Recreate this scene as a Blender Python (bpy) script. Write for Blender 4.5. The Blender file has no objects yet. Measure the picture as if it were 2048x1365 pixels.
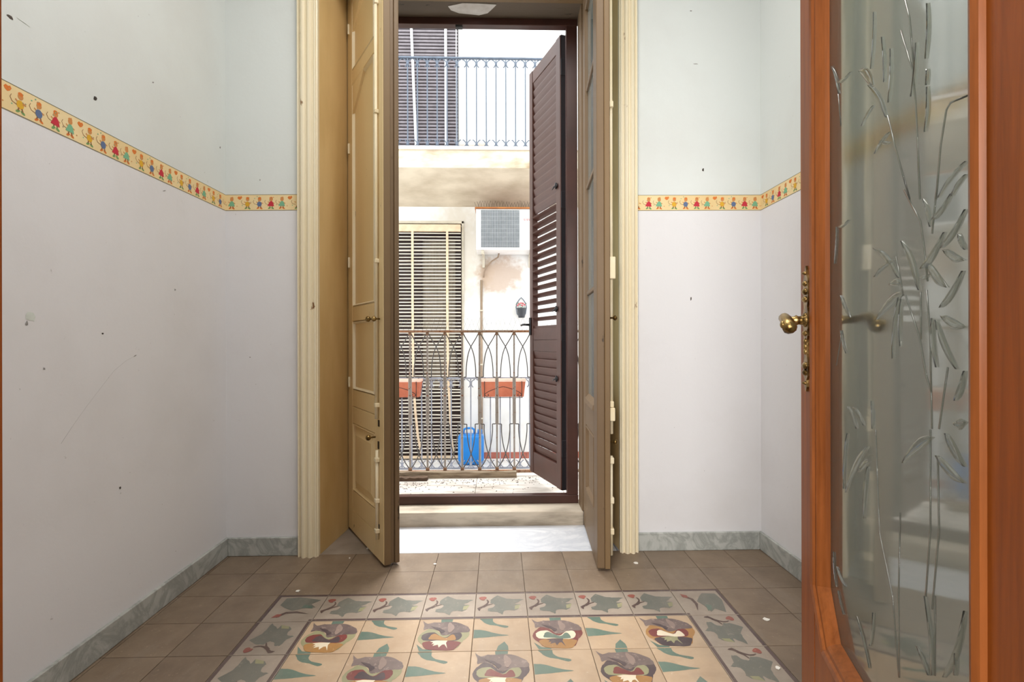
import bpy, bmesh, math, random
from mathutils import Vector, Matrix
random.seed(7)
PI = math.pi
S = bpy.context.scene
COL = S.collection

# ------------------------------------------------------------------ camera
FPX = 1026.12
CAM = Vector((0.0923, -2.5118, 1.0336))
YAW, ROLL = -0.0264, -0.0022
fwd = Vector((-math.sin(YAW), math.cos(YAW), 0))
rgt0 = Vector((math.cos(YAW), math.sin(YAW), 0)); up0 = Vector((0, 0, 1))
rgt = math.cos(ROLL) * rgt0 + math.sin(ROLL) * up0
upv = -math.sin(ROLL) * rgt0 + math.cos(ROLL) * up0
cd = bpy.data.cameras.new('camera'); cam = bpy.data.objects.new('camera', cd); COL.objects.link(cam)
cd.sensor_width = 36.0; cd.lens = 36.0 * FPX / 2048.0; cd.clip_start = 0.02; cd.clip_end = 200
m = Matrix.Identity(4)
for r in range(3):
    m[r][0] = rgt[r]; m[r][1] = upv[r]; m[r][2] = -fwd[r]; m[r][3] = CAM[r]
cam.matrix_world = m
S.camera = cam

# ------------------------------------------------------------------ world, lights, exposure
wd = bpy.data.worlds.new('overcast_sky'); S.world = wd; wd.use_nodes = True
bgn = wd.node_tree.nodes['Background']
bgn.inputs[0].default_value = (0.93, 0.97, 1.0, 1); bgn.inputs[1].default_value = 3.6

sun = bpy.data.lights.new('hazy_sun', 'SUN'); sun.energy = 7.5; sun.angle = math.radians(32); sun.color = (1.0, 0.97, 0.93)
so = bpy.data.objects.new('hazy_sun', sun); COL.objects.link(so); so.location = (0, 8, 14)
so.rotation_euler = Vector((-0.06, -math.cos(math.radians(57)), -math.sin(math.radians(57)))).to_track_quat('-Z', 'Y').to_euler()
def area(name, loc, target, size, power, color=(1, 1, 1), sizey=None):
    l = bpy.data.lights.new(name, 'AREA'); l.energy = power; l.color = color; l.size = size
    if sizey: l.shape = 'RECTANGLE'; l.size_y = sizey
    o = bpy.data.objects.new(name, l); COL.objects.link(o); o.location = loc
    o.rotation_euler = (Vector(target) - Vector(loc)).to_track_quat('-Z', 'Y').to_euler()
    return o
area('room_fill_light', (0.05, -1.15, 3.33), (0.05, -1.15, 0), 1.1, 36, (1.0, 0.985, 0.96))  # soft fill added under the ceiling; no lamp is seen there
area('hall_fill_light', (-0.75, -4.75, 1.75), (0.1, -2.2, 1.1), 1.1, 150, (1.0, 0.975, 0.945), 1.4)  # fill added behind the camera; the hall has no such window
S.view_settings.view_transform = 'Standard'; S.view_settings.look = 'None'
S.view_settings.exposure = 0.0; S.view_settings.gamma = 1.0; S.view_settings.use_curve_mapping = False

# ------------------------------------------------------------------ pixel helpers (photo 2048 x 1365)
def ray(x, y): return fwd + (x - 1024) / FPX * rgt - (y - 682.5) / FPX * upv
def on_z(x, y, z): d = ray(x, y); return CAM + d * ((z - CAM.z) / d.z)
def on_y(x, y, Y): d = ray(x, y); return CAM + d * ((Y - CAM.y) / d.y)
def on_x(x, y, X): d = ray(x, y); return CAM + d * ((X - CAM.x) / d.x)

# ------------------------------------------------------------------ materials
def hx(h):
    h = h.lstrip('#'); out = []
    for k in (0, 2, 4):
        c = int(h[k:k + 2], 16) / 255
        out.append(c / 12.92 if c <= 0.04045 else ((c + 0.055) / 1.055) ** 2.4)
    return (*out, 1.0)
class NT:
    def __init__(s, name):
        s.m = bpy.data.materials.new(name); s.m.use_nodes = True; s.t = s.m.node_tree; s.n = s.t.nodes
        s.p = s.n['Principled BSDF']; s.out = s.n['Material Output']
        s.tc = s.n.new('ShaderNodeTexCoord'); s.co = s.tc.outputs['Object']
    def lk(s, a, b): s.t.links.new(a, b)
    def mapping(s, scale=(1, 1, 1), loc=(0, 0, 0), src=None):
        k = s.n.new('ShaderNodeMapping'); k.inputs['Scale'].default_value = scale; k.inputs['Location'].default_value = loc
        s.lk(src or s.co, k.inputs['Vector']); return k.outputs['Vector']
    def rnd_offset(s):
        oi = s.n.new('ShaderNodeObjectInfo'); v = s.n.new('ShaderNodeVectorMath'); v.operation = 'SCALE'
        cx = s.n.new('ShaderNodeCombineXYZ')
        for k in range(3): s.lk(oi.outputs['Random'], cx.inputs[k])
        s.lk(cx.outputs[0], v.inputs[0]); v.inputs['Scale'].default_value = 37.0
        a = s.n.new('ShaderNodeVectorMath'); a.operation = 'ADD'; s.lk(s.co, a.inputs[0]); s.lk(v.outputs[0], a.inputs[1])
        s.co = a.outputs[0]; return oi.outputs['Random']
    def noise(s, scale, detail=4, rough=0.55, vec=None, dist=0):
        k = s.n.new('ShaderNodeTexNoise'); k.inputs['Scale'].default_value = scale; k.inputs['Detail'].default_value = detail
        k.inputs['Roughness'].default_value = rough; k.inputs['Distortion'].default_value = dist
        s.lk(vec or s.co, k.inputs['Vector']); return k.outputs['Fac']
    def ramp(s, fac, a, b):
        k = s.n.new('ShaderNodeMapRange'); k.inputs['From Min'].default_value = a; k.inputs['From Max'].default_value = b
        s.lk(fac, k.inputs['Value']); return k.outputs['Result']
    def math(s, op, a, b=None):
        k = s.n.new('ShaderNodeMath'); k.operation = op
        for i, v in enumerate((a, b)):
            if v is None: continue
            if isinstance(v, (int, float)): k.inputs[i].default_value = v
            else: s.lk(v, k.inputs[i])
        return k.outputs[0]
    def mix(s, fac, a, b):
        k = s.n.new('ShaderNodeMix'); k.data_type = 'RGBA'
        if isinstance(fac, (int, float)): k.inputs['Factor'].default_value = fac
        else: s.lk(fac, k.inputs['Factor'])
        for i, v in (('A', a), ('B', b)):
            sock = [q for q in k.inputs if q.name == i and q.type == 'RGBA'][0]
            if isinstance(v, tuple): sock.default_value = v
            else: s.lk(v, sock)
        return [q for q in k.outputs if q.type == 'RGBA'][0]
    def bump(s, h, strength=0.2, dist=0.01):
        k = s.n.new('ShaderNodeBump'); k.inputs['Strength'].default_value = strength; k.inputs['Distance'].default_value = dist
        s.lk(h, k.inputs['Height']); s.lk(k.outputs[0], s.p.inputs['Normal']); return k.outputs[0]
    def fin(s, col, rough=0.6, metal=0.0, spec=None):
        if isinstance(col, tuple): s.p.inputs['Base Color'].default_value = col
        else: s.lk(col, s.p.inputs['Base Color'])
        if isinstance(rough, (int, float)): s.p.inputs['Roughness'].default_value = rough
        else: s.lk(rough, s.p.inputs['Roughness'])
        s.p.inputs['Metallic'].default_value = metal
        if spec is not None: s.p.inputs['Specular IOR Level'].default_value = spec
        return s.m

def plain(name, c, c2=None, scale=8, rough=0.6, metal=0, bump=0, lo=0.35, hi=0.7, stretch=(1, 1, 1), rnd=False, bdist=0.004, bscale=None):
    t = NT(name)
    if rnd: t.rnd_offset()
    v = t.mapping(stretch)
    f = t.noise(scale, vec=v)
    col = hx(c) if c2 is None else t.mix(t.ramp(f, lo, hi), hx(c), hx(c2))
    if bump: t.bump(t.noise(bscale or scale * 3, vec=v), bump, bdist)
    return t.fin(col, rough, metal)
def worn(name, c, c2, chip, scale=6, amount=0.62, rough=0.5, stretch=(1, 1, 1), bump=0.15):
    """paint with slow tone changes and chips that show the ground below"""
    t = NT(name); v = t.mapping(stretch)
    col = t.mix(t.ramp(t.noise(scale * 0.5, vec=v), 0.35, 0.7), hx(c), hx(c2))
    ch = t.ramp(t.noise(scale * 5, 6, 0.65, vec=v), amount, amount + 0.03)
    col = t.mix(ch, col, hx(chip))
    t.bump(t.math('SUBTRACT', t.noise(scale * 12), ch), bump, 0.003)
    return t.fin(col, rough)
def wall_paint(name, upper, lower, dirt, split=1.705):
    t = NT(name)
    sep = t.n.new('ShaderNodeSeparateXYZ'); t.lk(t.co, sep.inputs[0])
    st = t.math('GREATER_THAN', sep.outputs['Z'], split)
    col = t.mix(st, hx(lower), hx(upper))
    d = t.ramp(t.noise(1.3, 6, 0.6), 0.5, 0.85); d = t.math('MULTIPLY', d, 0.30)
    col = t.mix(d, col, hx(dirt))
    sp = t.ramp(t.noise(42, 3, 0.6), 0.725, 0.76); sp = t.math('MULTIPLY', sp, 0.35)
    col = t.mix(sp, col, hx('7d7672'))
    t.bump(t.noise(26, 5, 0.6), 0.12, 0.006)
    return t.fin(col, 0.75, spec=0.25)
def marble(name, c, vein, scale=3.0, amt=0.7, rough=0.3, stretch=(1, 1, 1)):
    t = NT(name); v = t.mapping(stretch)
    n1 = t.noise(scale, 8, 0.65, vec=v, dist=1.6)
    a = t.math('ABSOLUTE', t.math('SUBTRACT', n1, 0.5)); f = t.ramp(a, 0.09, 0.0)
    f2 = t.math('MULTIPLY', f, amt); base = t.mix(t.ramp(t.noise(scale * 0.7), 0.3, 0.8), hx(c), hx(vein))
    base = t.mix(0.55, base, hx(c)); col = t.mix(f2, base, hx(vein))
    t.bump(t.noise(40), 0.05, 0.003)
    return t.fin(col, rough)

M = {}
M['wall'] = wall_paint('wall_paint', 'd9dddb', 'e0dfe1', 'b9b2ac')
M['white_plaster'] = plain('white_plaster', 'e4e2de', 'd4d1cc', 3, 0.8, bump=0.1)
M['grout'] = plain('floor_grout', '5c4d42', '4b3f36', 9, 0.9)
M['base_marble'] = marble('grey_green_marble', 'bdbfba', '878a85', 5.0, 0.7, 0.35)
M['threshold'] = marble('white_marble', 'eceef2', 'b9bfca', 2.6, 0.5, 0.28, (1, 2.2, 1))
M['reveal_stone'] = plain('grey_threshold_stone', '9d9083', '82776b', 6, 0.6, bump=0.1)
M['step'] = plain('weathered_travertine', 'ccbfac', '8d8170', 7, 0.7, bump=0.35, stretch=(0.5, 1, 2.2), lo=0.42, hi=0.72)
M['slab'] = plain('balcony_stone', 'ded8d0', 'a3978a', 7, 0.7, bump=0.2, lo=0.45, hi=0.72, stretch=(.5, 2, 1))
M['casing'] = worn('cream_gloss_paint', 'efe4ca', 'e7d8b4', '8a6238', 3.2, 0.665, 0.32, (1, 1, 0.45))
M['leaf_cream'] = worn('old_cream_paint', 'ecd3a2', 'e0c48e', '7c5a34', 3, 0.68, 0.35, (1, 1, 0.5))
M['reveal'] = plain('mustard_distemper', 'dfc28c', 'c3a26a', 3.2, 0.6, bump=0.12, stretch=(1, 1, 0.35))
M['brown_wood'] = worn('old_brown_paint', '7d664b', '69533a', '3d2e1a', 4, 0.66, 0.5, (1, 1, 0.25))
M['tan_edge'] = worn('tan_edge_paint', '846b4b', '71593a', '3d2e1a', 4, 0.66, 0.5, (1, 1, 0.25))
M['bead'] = plain('pale_cream_bead', 'f0e4c8', 'e6d5ae', 5, 0.3)
M['iron_dark'] = plain('dark_iron', '2a2624', '3a2f28', 20, 0.5, 0.6)
M['brass'] = plain('aged_brass', 'a58a58', '5a4524', 45, 0.32, 0.95, bump=0.25, lo=0.4, hi=0.65)
M['frame_brown'] = plain('brown_aluminium', '4a2a22', '3a201a', 4, 0.35)
M['shutter'] = plain('brown_shutter_enamel', '522e22', '402217', 3, 0.48)
M['black'] = plain('black_plastic', '17161a', None, 5, 0.4)
M['plaster_patch'] = plain('plaster_patch', 'dedbd6', 'c3bdb4', 12, 0.85, bump=0.2)

def mahogany(name, c, c2, rough=0.25):
    t = NT(name); v = t.mapping((14, 14, 0.8)); n = t.noise(4.0, 6, 0.65, vec=v, dist=0.4)
    n2 = t.noise(2.2, 3, vec=t.mapping((1, 1, 0.5)))
    col = t.mix(t.ramp(n, 0.25, 0.75), hx(c), hx(c2)); col = t.mix(t.math('MULTIPLY', t.ramp(n2, 0.4, 0.8), 0.45), col, hx(c2))
    t.bump(n, 0.04, 0.002)
    return t.fin(col, rough, spec=0.16)
M['mahogany'] = mahogany('mahogany_varnish', '964e17', '69320d', 0.40)
M['mahogany_bead'] = mahogany('mahogany_bead', '8f5228', '643515', 0.30)

def glassmat(name, tint, milky, body=0.12, rough=0.06, bstr=0.25, bscale=9, ior=1.5, frost=None, bend=1.01):
    t = NT(name); n = t.n
    tr = n.new('ShaderNodeBsdfTransparent'); tr.inputs[0].default_value = hx(tint)
    if frost is not None:
        tr = n.new('ShaderNodeBsdfRefraction'); tr.inputs['Color'].default_value = hx(tint); tr.inputs['Roughness'].default_value = frost; tr.inputs['IOR'].default_value = bend
    gl = n.new('ShaderNodeBsdfGlossy'); gl.inputs['Roughness'].default_value = rough; gl.inputs[0].default_value = (1, 1, 1, 1)
    df = n.new('ShaderNodeBsdfTranslucent'); df.inputs[0].default_value = hx(milky)
    dd = n.new('ShaderNodeBsdfDiffuse'); dd.inputs[0].default_value = hx(milky)
    bp = n.new('ShaderNodeBump'); bp.inputs['Strength'].default_value = bstr; bp.inputs['Distance'].default_value = 0.002
    t.lk(t.noise(bscale, 2, 0.4, vec=t.mapping((1, 1, 0.35))), bp.inputs['Height'])
    fr = n.new('ShaderNodeFresnel'); fr.inputs['IOR'].default_value = ior
    t.lk(bp.outputs[0], fr.inputs['Normal']); t.lk(bp.outputs[0], gl.inputs['Normal'])
    ge = n.new('ShaderNodeNewGeometry'); fac = t.math('MULTIPLY', fr.outputs[0], t.math('SUBTRACT', 1.0, ge.outputs['Backfacing']))
    m0 = n.new('ShaderNodeMixShader'); m0.inputs[0].default_value = 0.5; t.lk(df.outputs[0], m0.inputs[1]); t.lk(dd.outputs[0], m0.inputs[2])
    m1 = n.new('ShaderNodeMixShader'); m1.inputs[0].default_value = body; t.lk(tr.outputs[0], m1.inputs[1]); t.lk(m0.outputs[0], m1.inputs[2])
    m2 = n.new('ShaderNodeMixShader'); t.lk(fac, m2.inputs[0]); t.lk(m1.outputs[0], m2.inputs[1]); t.lk(gl.outputs[0], m2.inputs[2])
    t.lk(m2.outputs[0], t.out.inputs['Surface']); n.remove(t.p)
    return t.m
M['door_glass'] = glassmat('relief_glass', 'd3d6d0', 'a9ada5', 0.20, 0.05, 0.25, 9, 1.5, 0.25, 1.05)
M['leaf_glass'] = glassmat('cut_glass_leaf', 'dfe3df', 'b9beb8', 0.14, 0.10, 0.2, 30, 1.5, 0.10, 1.15)
M['pane'] = glassmat('window_glass', 'dfe6e6', 'ccd8d8', 0.5, 0.02, 0.05)

# ------------------------------------------------------------------ mesh builder
class MB:
    def __init__(s): s.v = []; s.f = []; s.mi = []; s.sm = []
    def face(s, idx, mi=0, sm=False): s.f.append(idx); s.mi.append(mi); s.sm.append(sm)
    def box(s, x0, x1, y0, y1, z0, z1, mi=0):
        b = len(s.v)
        s.v += [(x, y, z) for z in (z0, z1) for y in (y0, y1) for x in (x0, x1)]
        for q in ((0, 2, 3, 1), (4, 5, 7, 6), (0, 1, 5, 4), (2, 6, 7, 3), (0, 4, 6, 2), (1, 3, 7, 5)):
            s.face([b + k for k in q], mi)
        return s
    def bbox(s, x0, x1, y0, y1, z0, z1, bev, mi=0, seg=2):
        bm = bmesh.new(); bmesh.ops.create_cube(bm, size=1)
        for v in bm.verts:
            v.co = ((x0 + x1) / 2 + v.co.x * (x1 - x0), (y0 + y1) / 2 + v.co.y * (y1 - y0), (z0 + z1) / 2 + v.co.z * (z1 - z0))
        bmesh.ops.bevel(bm, geom=bm.edges[:], offset=bev, segments=seg, affect='EDGES', profile=0.5)
        return s.from_bm(bm, mi)
    def from_bm(s, bm, mi=0, sm=False):
        b = len(s.v); bm.verts.ensure_lookup_table()
        s.v += [tuple(v.co) for v in bm.verts]
        for f in bm.faces: s.face([b + v.index for v in f.verts], mi, sm)
        bm.free(); return s
    def prism(s, pts, axis, a, b, mi=0):
        """polygon (2D) swept along axis from a to b; axis 'z': pts (x,y); 'x': pts (y,z); 'y': pts (x,z)"""
        n = len(pts); o = len(s.v)
        mk = {'z': lambda p, t: (p[0], p[1], t), 'x': lambda p, t: (t, p[0], p[1]), 'y': lambda p, t: (p[0], t, p[1])}[axis]
        s.v += [mk(p, a) for p in pts] + [mk(p, b) for p in pts]
        ar = sum(pts[k][0] * pts[(k + 1) % n][1] - pts[(k + 1) % n][0] * pts[k][1] for k in range(n))
        flip = (ar < 0) != (axis == 'y')
        c0 = list(range(o, o + n)); c1 = list(range(o + n, o + 2 * n))
        s.face(c0 if flip else c0[::-1], mi); s.face(c1[::-1] if flip else c1, mi)
        for k in range(n):
            q = [o + k, o + (k + 1) % n, o + n + (k + 1) % n, o + n + k]
            s.face(q[::-1] if flip else q, mi)
        return s
    def tube(s, path, r, seg=6, mi=0, cap=True):
        P = [Vector(p) for p in path]; n = len(P); R = r if isinstance(r, (list, tuple)) else [r] * n
        t0 = (P[1] - P[0]).normalized(); ref = Vector((0, 0, 1)) if abs(t0.z) < 0.9 else Vector((1, 0, 0))
        nrm = (ref - t0 * ref.dot(t0)).normalized(); b0 = len(s.v)
        for k in range(n):
            t = (P[min(k + 1, n - 1)] - P[max(k - 1, 0)]).normalized()
            nrm = (nrm - t * nrm.dot(t)).normalized(); bn = t.cross(nrm)
            for j in range(seg):
                a = 2 * PI * j / seg; s.v.append(tuple(P[k] + (nrm * math.cos(a) + bn * math.sin(a)) * R[k]))
        for k in range(n - 1):
            for j in range(seg):
                a = b0 + k * seg + j; b = b0 + k * seg + (j + 1) % seg
                s.face([a, b, b + seg, a + seg], mi, True)
        if cap:
            s.face([b0 + j for j in range(seg)][::-1], mi); s.face([b0 + (n - 1) * seg + j for j in range(seg)], mi)
        return s
    def lathe(s, prof, c=(0, 0, 0), axis='z', seg=14, mi=0):
        b0 = len(s.v); n = len(prof); c = Vector(c)
        for r, h in prof:
            for j in range(seg):
                a = 2 * PI * j / seg; p = (r * math.cos(a), r * math.sin(a), h)
                if axis == 'y': p = (p[0], p[2], -p[1])
                if axis == 'x': p = (p[2], p[0], p[1])
                s.v.append(tuple(c + Vector(p)))
        for k in range(n - 1):
            for j in range(seg):
                a = b0 + k * seg + j; b = b0 + k * seg + (j + 1) % seg
                s.face([a, b, b + seg, a + seg], mi, True)
        s.face([b0 + j for j in range(seg)][::-1], mi); s.face([b0 + (n - 1) * seg + j for j in range(seg)], mi)
        return s
    def ell(s, c, rx, ry, rz, mi=0, seg=10, rings=6):
        bm = bmesh.new(); bmesh.ops.create_uvsphere(bm, u_segments=seg, v_segments=rings, radius=1)
        for v in bm.verts: v.co = (c[0] + v.co.x * rx, c[1] + v.co.y * ry, c[2] + v.co.z * rz)
        return s.from_bm(bm, mi, True)
    def xf(s, mat):
        s.v = [tuple(mat @ Vector(p)) for p in s.v]; return s
    def mesh(s, name, mats):
        me = bpy.data.meshes.new(name); me.from_pydata(s.v, [], s.f)
        for k, mm in enumerate(mats if isinstance(mats, (list, tuple)) else [mats]): me.materials.append(M[mm] if isinstance(mm, str) else mm)
        for p, i, q in zip(me.polygons, s.mi, s.sm): p.material_index = i; p.use_smooth = q
        me.update(); return me
    def build(s, name, mats, parent=None, local=False, loc=None):
        """world coordinates unless local; a parent that is only translated is subtracted"""
        off = Vector((0, 0, 0))
        if loc is None:
            if parent is not None and not local: off = wloc(parent)
            elif parent is None:
                xs = [p[0] for p in s.v]; ys = [p[1] for p in s.v]; zs = [p[2] for p in s.v]
                off = Vector(((min(xs) + max(xs)) / 2, (min(ys) + max(ys)) / 2, min(zs)))
        s.v = [(p[0] - off.x, p[1] - off.y, p[2] - off.z) for p in s.v]
        o = bpy.data.objects.new(name, s.mesh(name, mats)); COL.objects.link(o)
        if parent is not None: o.parent = parent; o.location = loc or (0, 0, 0)
        else: o.location = loc if loc is not None else off
        return o
def wloc(o):
    l = Vector(o.location)
    while o.parent: o = o.parent; l += Vector(o.location)
    return l
def empty(name, loc, rz=0):
    o = bpy.data.objects.new(name, None); COL.objects.link(o); o.location = loc; o.rotation_euler = (0, 0, rz); o.empty_display_size = 0.1
    return o
def tag(o, label, cat, group=None, kind=None):
    o['label'] = label; o['category'] = cat
    if group: o['group'] = group
    if kind: o['kind'] = kind
    return o
def inst(name, me, parent, loc=(0, 0, 0), rot=(0, 0, 0), scale=(1, 1, 1)):
    o = bpy.data.objects.new(name, me); COL.objects.link(o); o.parent = parent; o.location = loc; o.rotation_euler = rot; o.scale = scale
    return o
def fixed(o, label, cat): return tag(o, label, cat, kind='structure')

# ================================================================== ROOM SHELL
XL, XR, YF = -1.223, 1.394, -2.17          # left wall, right wall, front (camera side) wall
HC = 3.4                                    # ceiling
YM, YS = 0.353, 0.493                       # back of the marble threshold, metal frame plane
YE = 0.56                                   # outer face of the house wall
TOP = 2.928                                 # head of the balcony opening

# back wall with splayed opening: two side masses and the wall above
wb = MB()
wb.prism([(-4.6, 0), (-0.778, 0), (-0.740, YM), (-0.740, YE), (-4.6, YE)], 'z', -4.0, 11.0)  # unseen upper front made tall and wide to dim the court wall
wb.prism([(4.6, 0), (4.6, YE), (0.575, YE), (0.575, YM + 0.02), (0.655, YM), (0.690, 0)], 'z', -4.0, 11.0)
wb.box(-0.778, 0.690, 0.0, YE, TOP + 0.004, 11.0)
wb.box(-0.778, 0.690, 0.0, YE, -4.0, -0.03)
wall_back = fixed(wb.build('wall_back', 'wall', loc=(0, 0, 0)), 'pale grey and white painted end wall around the balcony doorway', 'wall')
# painted reveal faces
r = MB(); r.prism([(-0.778, 0.0), (-0.740, YM), (-0.736, YM), (-0.774, 0.0)], 'z', 0.0, TOP); r.build('door_reveal', 'reveal', wall_back)
r = MB(); r.prism([(0.690, 0.0), (0.655, YM), (0.651, YM), (0.686, 0.0)], 'z', 0.0, TOP); r.build('door_reveal', 'reveal', wall_back)
# plaster patch under the head of the opening
pp = []
for x, y in ((896, 12), (925, 6), (960, 7), (993, 9), (985, 17), (975, 26), (958, 30), (940, 28), (918, 26), (902, 20)):
    p = on_z(x, y, TOP - 0.003); pp.append((p.x, p.y))
q = MB(); q.prism(pp, 'z', TOP - 0.005, TOP - 0.002); q.build('plaster_patch', 'plaster_patch', wall_back)

b = MB(); b.box(XL - 0.12, XL, YF - 0.1, 0.0, 0.0, HC); wall_left = fixed(b.build('wall_left', 'wall', loc=(0, 0, 0)), 'long scuffed pale side wall with scratches and small dark chips', 'wall')
b = MB(); b.box(XR, XR + 0.12, YF - 0.1, 0.0, 0.0, HC); wall_right = fixed(b.build('wall_right', 'wall', loc=(0, 0, 0)), 'pale side wall behind the open mahogany door', 'wall')
DX0, DX1 = -0.2412, 0.481                   # doorway the camera stands in
b = MB(); b.box(XL - 0.12, DX0 - 0.03, YF - 0.1, YF, 0.0, HC); b.box(DX1 + 0.03, XR + 0.12, YF - 0.1, YF, 0.0, HC); b.box(DX0 - 0.03, DX1 + 0.03, YF - 0.1, YF, 2.15, HC)
fixed(b.build('wall_front', 'wall', loc=(0, 0, 0)), 'pale wall that holds the inner doorway', 'wall')
b = MB(); b.box(XL - 0.12, XR + 0.12, -5.2, 0.0, HC, HC + 0.1); fixed(b.build('ceiling', 'white_plaster', loc=(0, 0, 0)), 'plain white plaster ceiling over the room', 'ceiling')
# hall behind the doorway
b = MB(); b.box(XL - 0.12, XL, -5.1, YF - 0.1, 0, HC); fixed(b.build('wall_hall_left', 'white_plaster', loc=(0, 0, 0)), 'white plaster side wall of the hall behind the doorway', 'wall')
b = MB(); b.box(XR, XR + 0.12, -5.1, YF - 0.1, 0, HC); fixed(b.build('wall_hall_right', 'white_plaster', loc=(0, 0, 0)), 'white plaster wall of the hall on the hinge side', 'wall')
b = MB(); b.box(XL - 0.12, XR + 0.12, -5.2, -5.1, 0, HC); fixed(b.build('wall_hall_end', 'white_plaster', loc=(0, 0, 0)), 'white plaster end wall of the hall', 'wall')
# jamb of the inner doorway (a sliver shows)
tj = MB(); tj.box(DX0 - 0.03, DX0, YF - 0.105, YF + 0.012, 0, 2.12); tj.box(DX0 - 0.09, DX0 - 0.03, YF, YF + 0.012, 0, 2.19)
fixed(tj.build('trim_4', 'mahogany', loc=(0, 0, 0)), 'mahogany door lining at the edge of the inner doorway', 'door frame')
tj = MB(); tj.box(DX1, DX1 + 0.03, YF - 0.105, YF - 0.045, 0, 2.12); tj.box(DX0, DX1, YF - 0.105, YF - 0.012, 2.12, 2.15)
fixed(tj.build('trim_5', 'mahogany', loc=(0, 0, 0)), 'mahogany hinge jamb and head of the inner doorway', 'door frame')

# ------------------------------------------------------------------ floor tiles
def tcolor(name, c, c2, wear='c9b096', worn_amt=0.62, rough=0.45):
    t = NT(name); rr = t.rnd_offset()
    col = t.mix(t.ramp(t.noise(9, 5, 0.6), 0.3, 0.75), hx(c), hx(c2))
    col = t.mix(t.math('MULTIPLY', t.ramp(t.noise(60, 4, 0.7), worn_amt, worn_amt + 0.1), 0.55), col, hx(wear))
    hs = t.n.new('ShaderNodeHueSaturation'); t.lk(col, hs.inputs['Color'])
    t.lk(t.ramp(rr, -1.0, 1.6), hs.inputs['Value'])
    hs.inputs['Value'].default_value = 1
    mr = hs.inputs['Value'].links[0].from_node; mr.inputs['From Min'].default_value = 0; mr.inputs['From Max'].default_value = 1
    mr.inputs['To Min'].default_value = 0.9; mr.inputs['To Max'].default_value = 1.06
    ge = t.n.new('ShaderNodeNewGeometry')
    du = t.ramp(t.noise(1.7, 7, 0.62, vec=t.mapping((1, 1.5, 1), src=ge.outputs['Position']), dist=.6), 0.45, 0.75)
    sc = t.ramp(t.noise(7, 5, 0.7, vec=t.mapping((1, .35, 1), src=ge.outputs['Position'])), 0.52, 0.8)
    fin_ = t.mix(t.math('MULTIPLY', du, 0.42), hs.outputs[0], hx('776a5d'))
    fin_ = t.mix(t.math('MULTIPLY', sc, 0.30), fin_, hx('a59a8e'))
    t.bump(t.noise(50, 4), 0.08, 0.003)
    return t.fin(fin_, rough)
TM = ['tile_plain', 'tile_border', 'tile_cream', 'p_line', 'p_leaf', 'p_stem', 'p_berry', 'p_green', 'p_mauve', 'p_olive', 'p_dark', 'p_orange', 'p_red', 'p_white', 'p_tip']
M['tile_plain'] = tcolor('tile_tan', '8b7864', '715f4e', 'a8937c')
M['tile_border'] = tcolor('tile_greige', 'a89a8c', '948678')
M['tile_cream'] = tcolor('tile_cream', 'bfa68a', 'ae9377', 'cbb8a0')
M['p_line'] = tcolor('print_line', '4f3d3c', '5f4c49', '9d8a7c')
M['p_leaf'] = tcolor('print_leaf', '65675f', '76746a', '9a9084', 0.6)
M['p_stem'] = tcolor('print_stem', '4f3c38', '5d4741')
M['p_berry'] = tcolor('print_berry', '9a5347', '86483e')
M['p_green'] = tcolor('print_green', '566a5e', '667a6c', '9c9886', 0.62)
M['p_mauve'] = tcolor('print_mauve', '5c4c4b', '82716a', 'a8958a', 0.56)
M['p_olive'] = tcolor('print_olive', '9a9672', '8a8866')
M['p_dark'] = tcolor('print_dark', '43363a', '5a4a4b', '9d8a7c', 0.66)
M['p_orange'] = tcolor('print_orange', 'aa7c46', '99703f')
M['p_red'] = tcolor('print_red', '7c3b36', '6e3431', 'ab8574', 0.64)
M['p_white'] = tcolor('print_white', 'e6d9c0', 'dccdb2')
M['p_tip'] = tcolor('print_fold', '9a857b', '8a766d')

TS = 0.2; TK = 0.016
def to_tile(pts, ox, oy, s, i, j):
    out = []
    for x, y in pts:
        p = on_z(ox + x / s, oy + y / s, 0); out.append((p.x / TS - i, (p.y + TS * (j + 1)) / TS))
    return out
Z3 = (800, 1080, 4.79)
def z3(pts, i, j): return to_tile(pts, *Z3, i, j)
def clip(poly, lo=0.006, hi=0.994):
    for ax, lim, sg in ((0, lo, 1), (0, hi, -1), (1, lo, 1), (1, hi, -1)):
        out = []
        for k in range(len(poly)):
            a, b_ = poly[k - 1], poly[k]; ia = (a[ax] - lim) * sg >= 0; ib = (b_[ax] - lim) * sg >= 0
            if ia != ib:
                t = (lim - a[ax]) / (b_[ax] - a[ax]); out.append((a[0] + (b_[0] - a[0]) * t, a[1] + (b_[1] - a[1]) * t))
            if ib: out.append(b_)
        poly = out
        if not poly: return []
    return poly
leaf = z3([(460, 543), (525, 568), (600, 578), (705, 580), (610, 622), (668, 628), (640, 668), (592, 690), (548, 683), (500, 690), (470, 728), (430, 703), (335, 692), (345, 670), (400, 655), (422, 636), (375, 618), (395, 580), (430, 558)], -1, 2)
tip = z3([(610, 640), (668, 628), (640, 668), (600, 676)], -1, 2)
stem = z3([(242, 668), (300, 645), (350, 612), (345, 585), (362, 590), (366, 612), (330, 645), (275, 672), (262, 692)], -1, 2)
stem2 = z3([(300, 655), (345, 632), (400, 622), (398, 628), (350, 640), (305, 662)], -1, 2)
berry = z3([(278, 570), (295, 560), (320, 556), (345, 558), (352, 570), (335, 578), (325, 590), (300, 588)], -1, 2)
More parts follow.
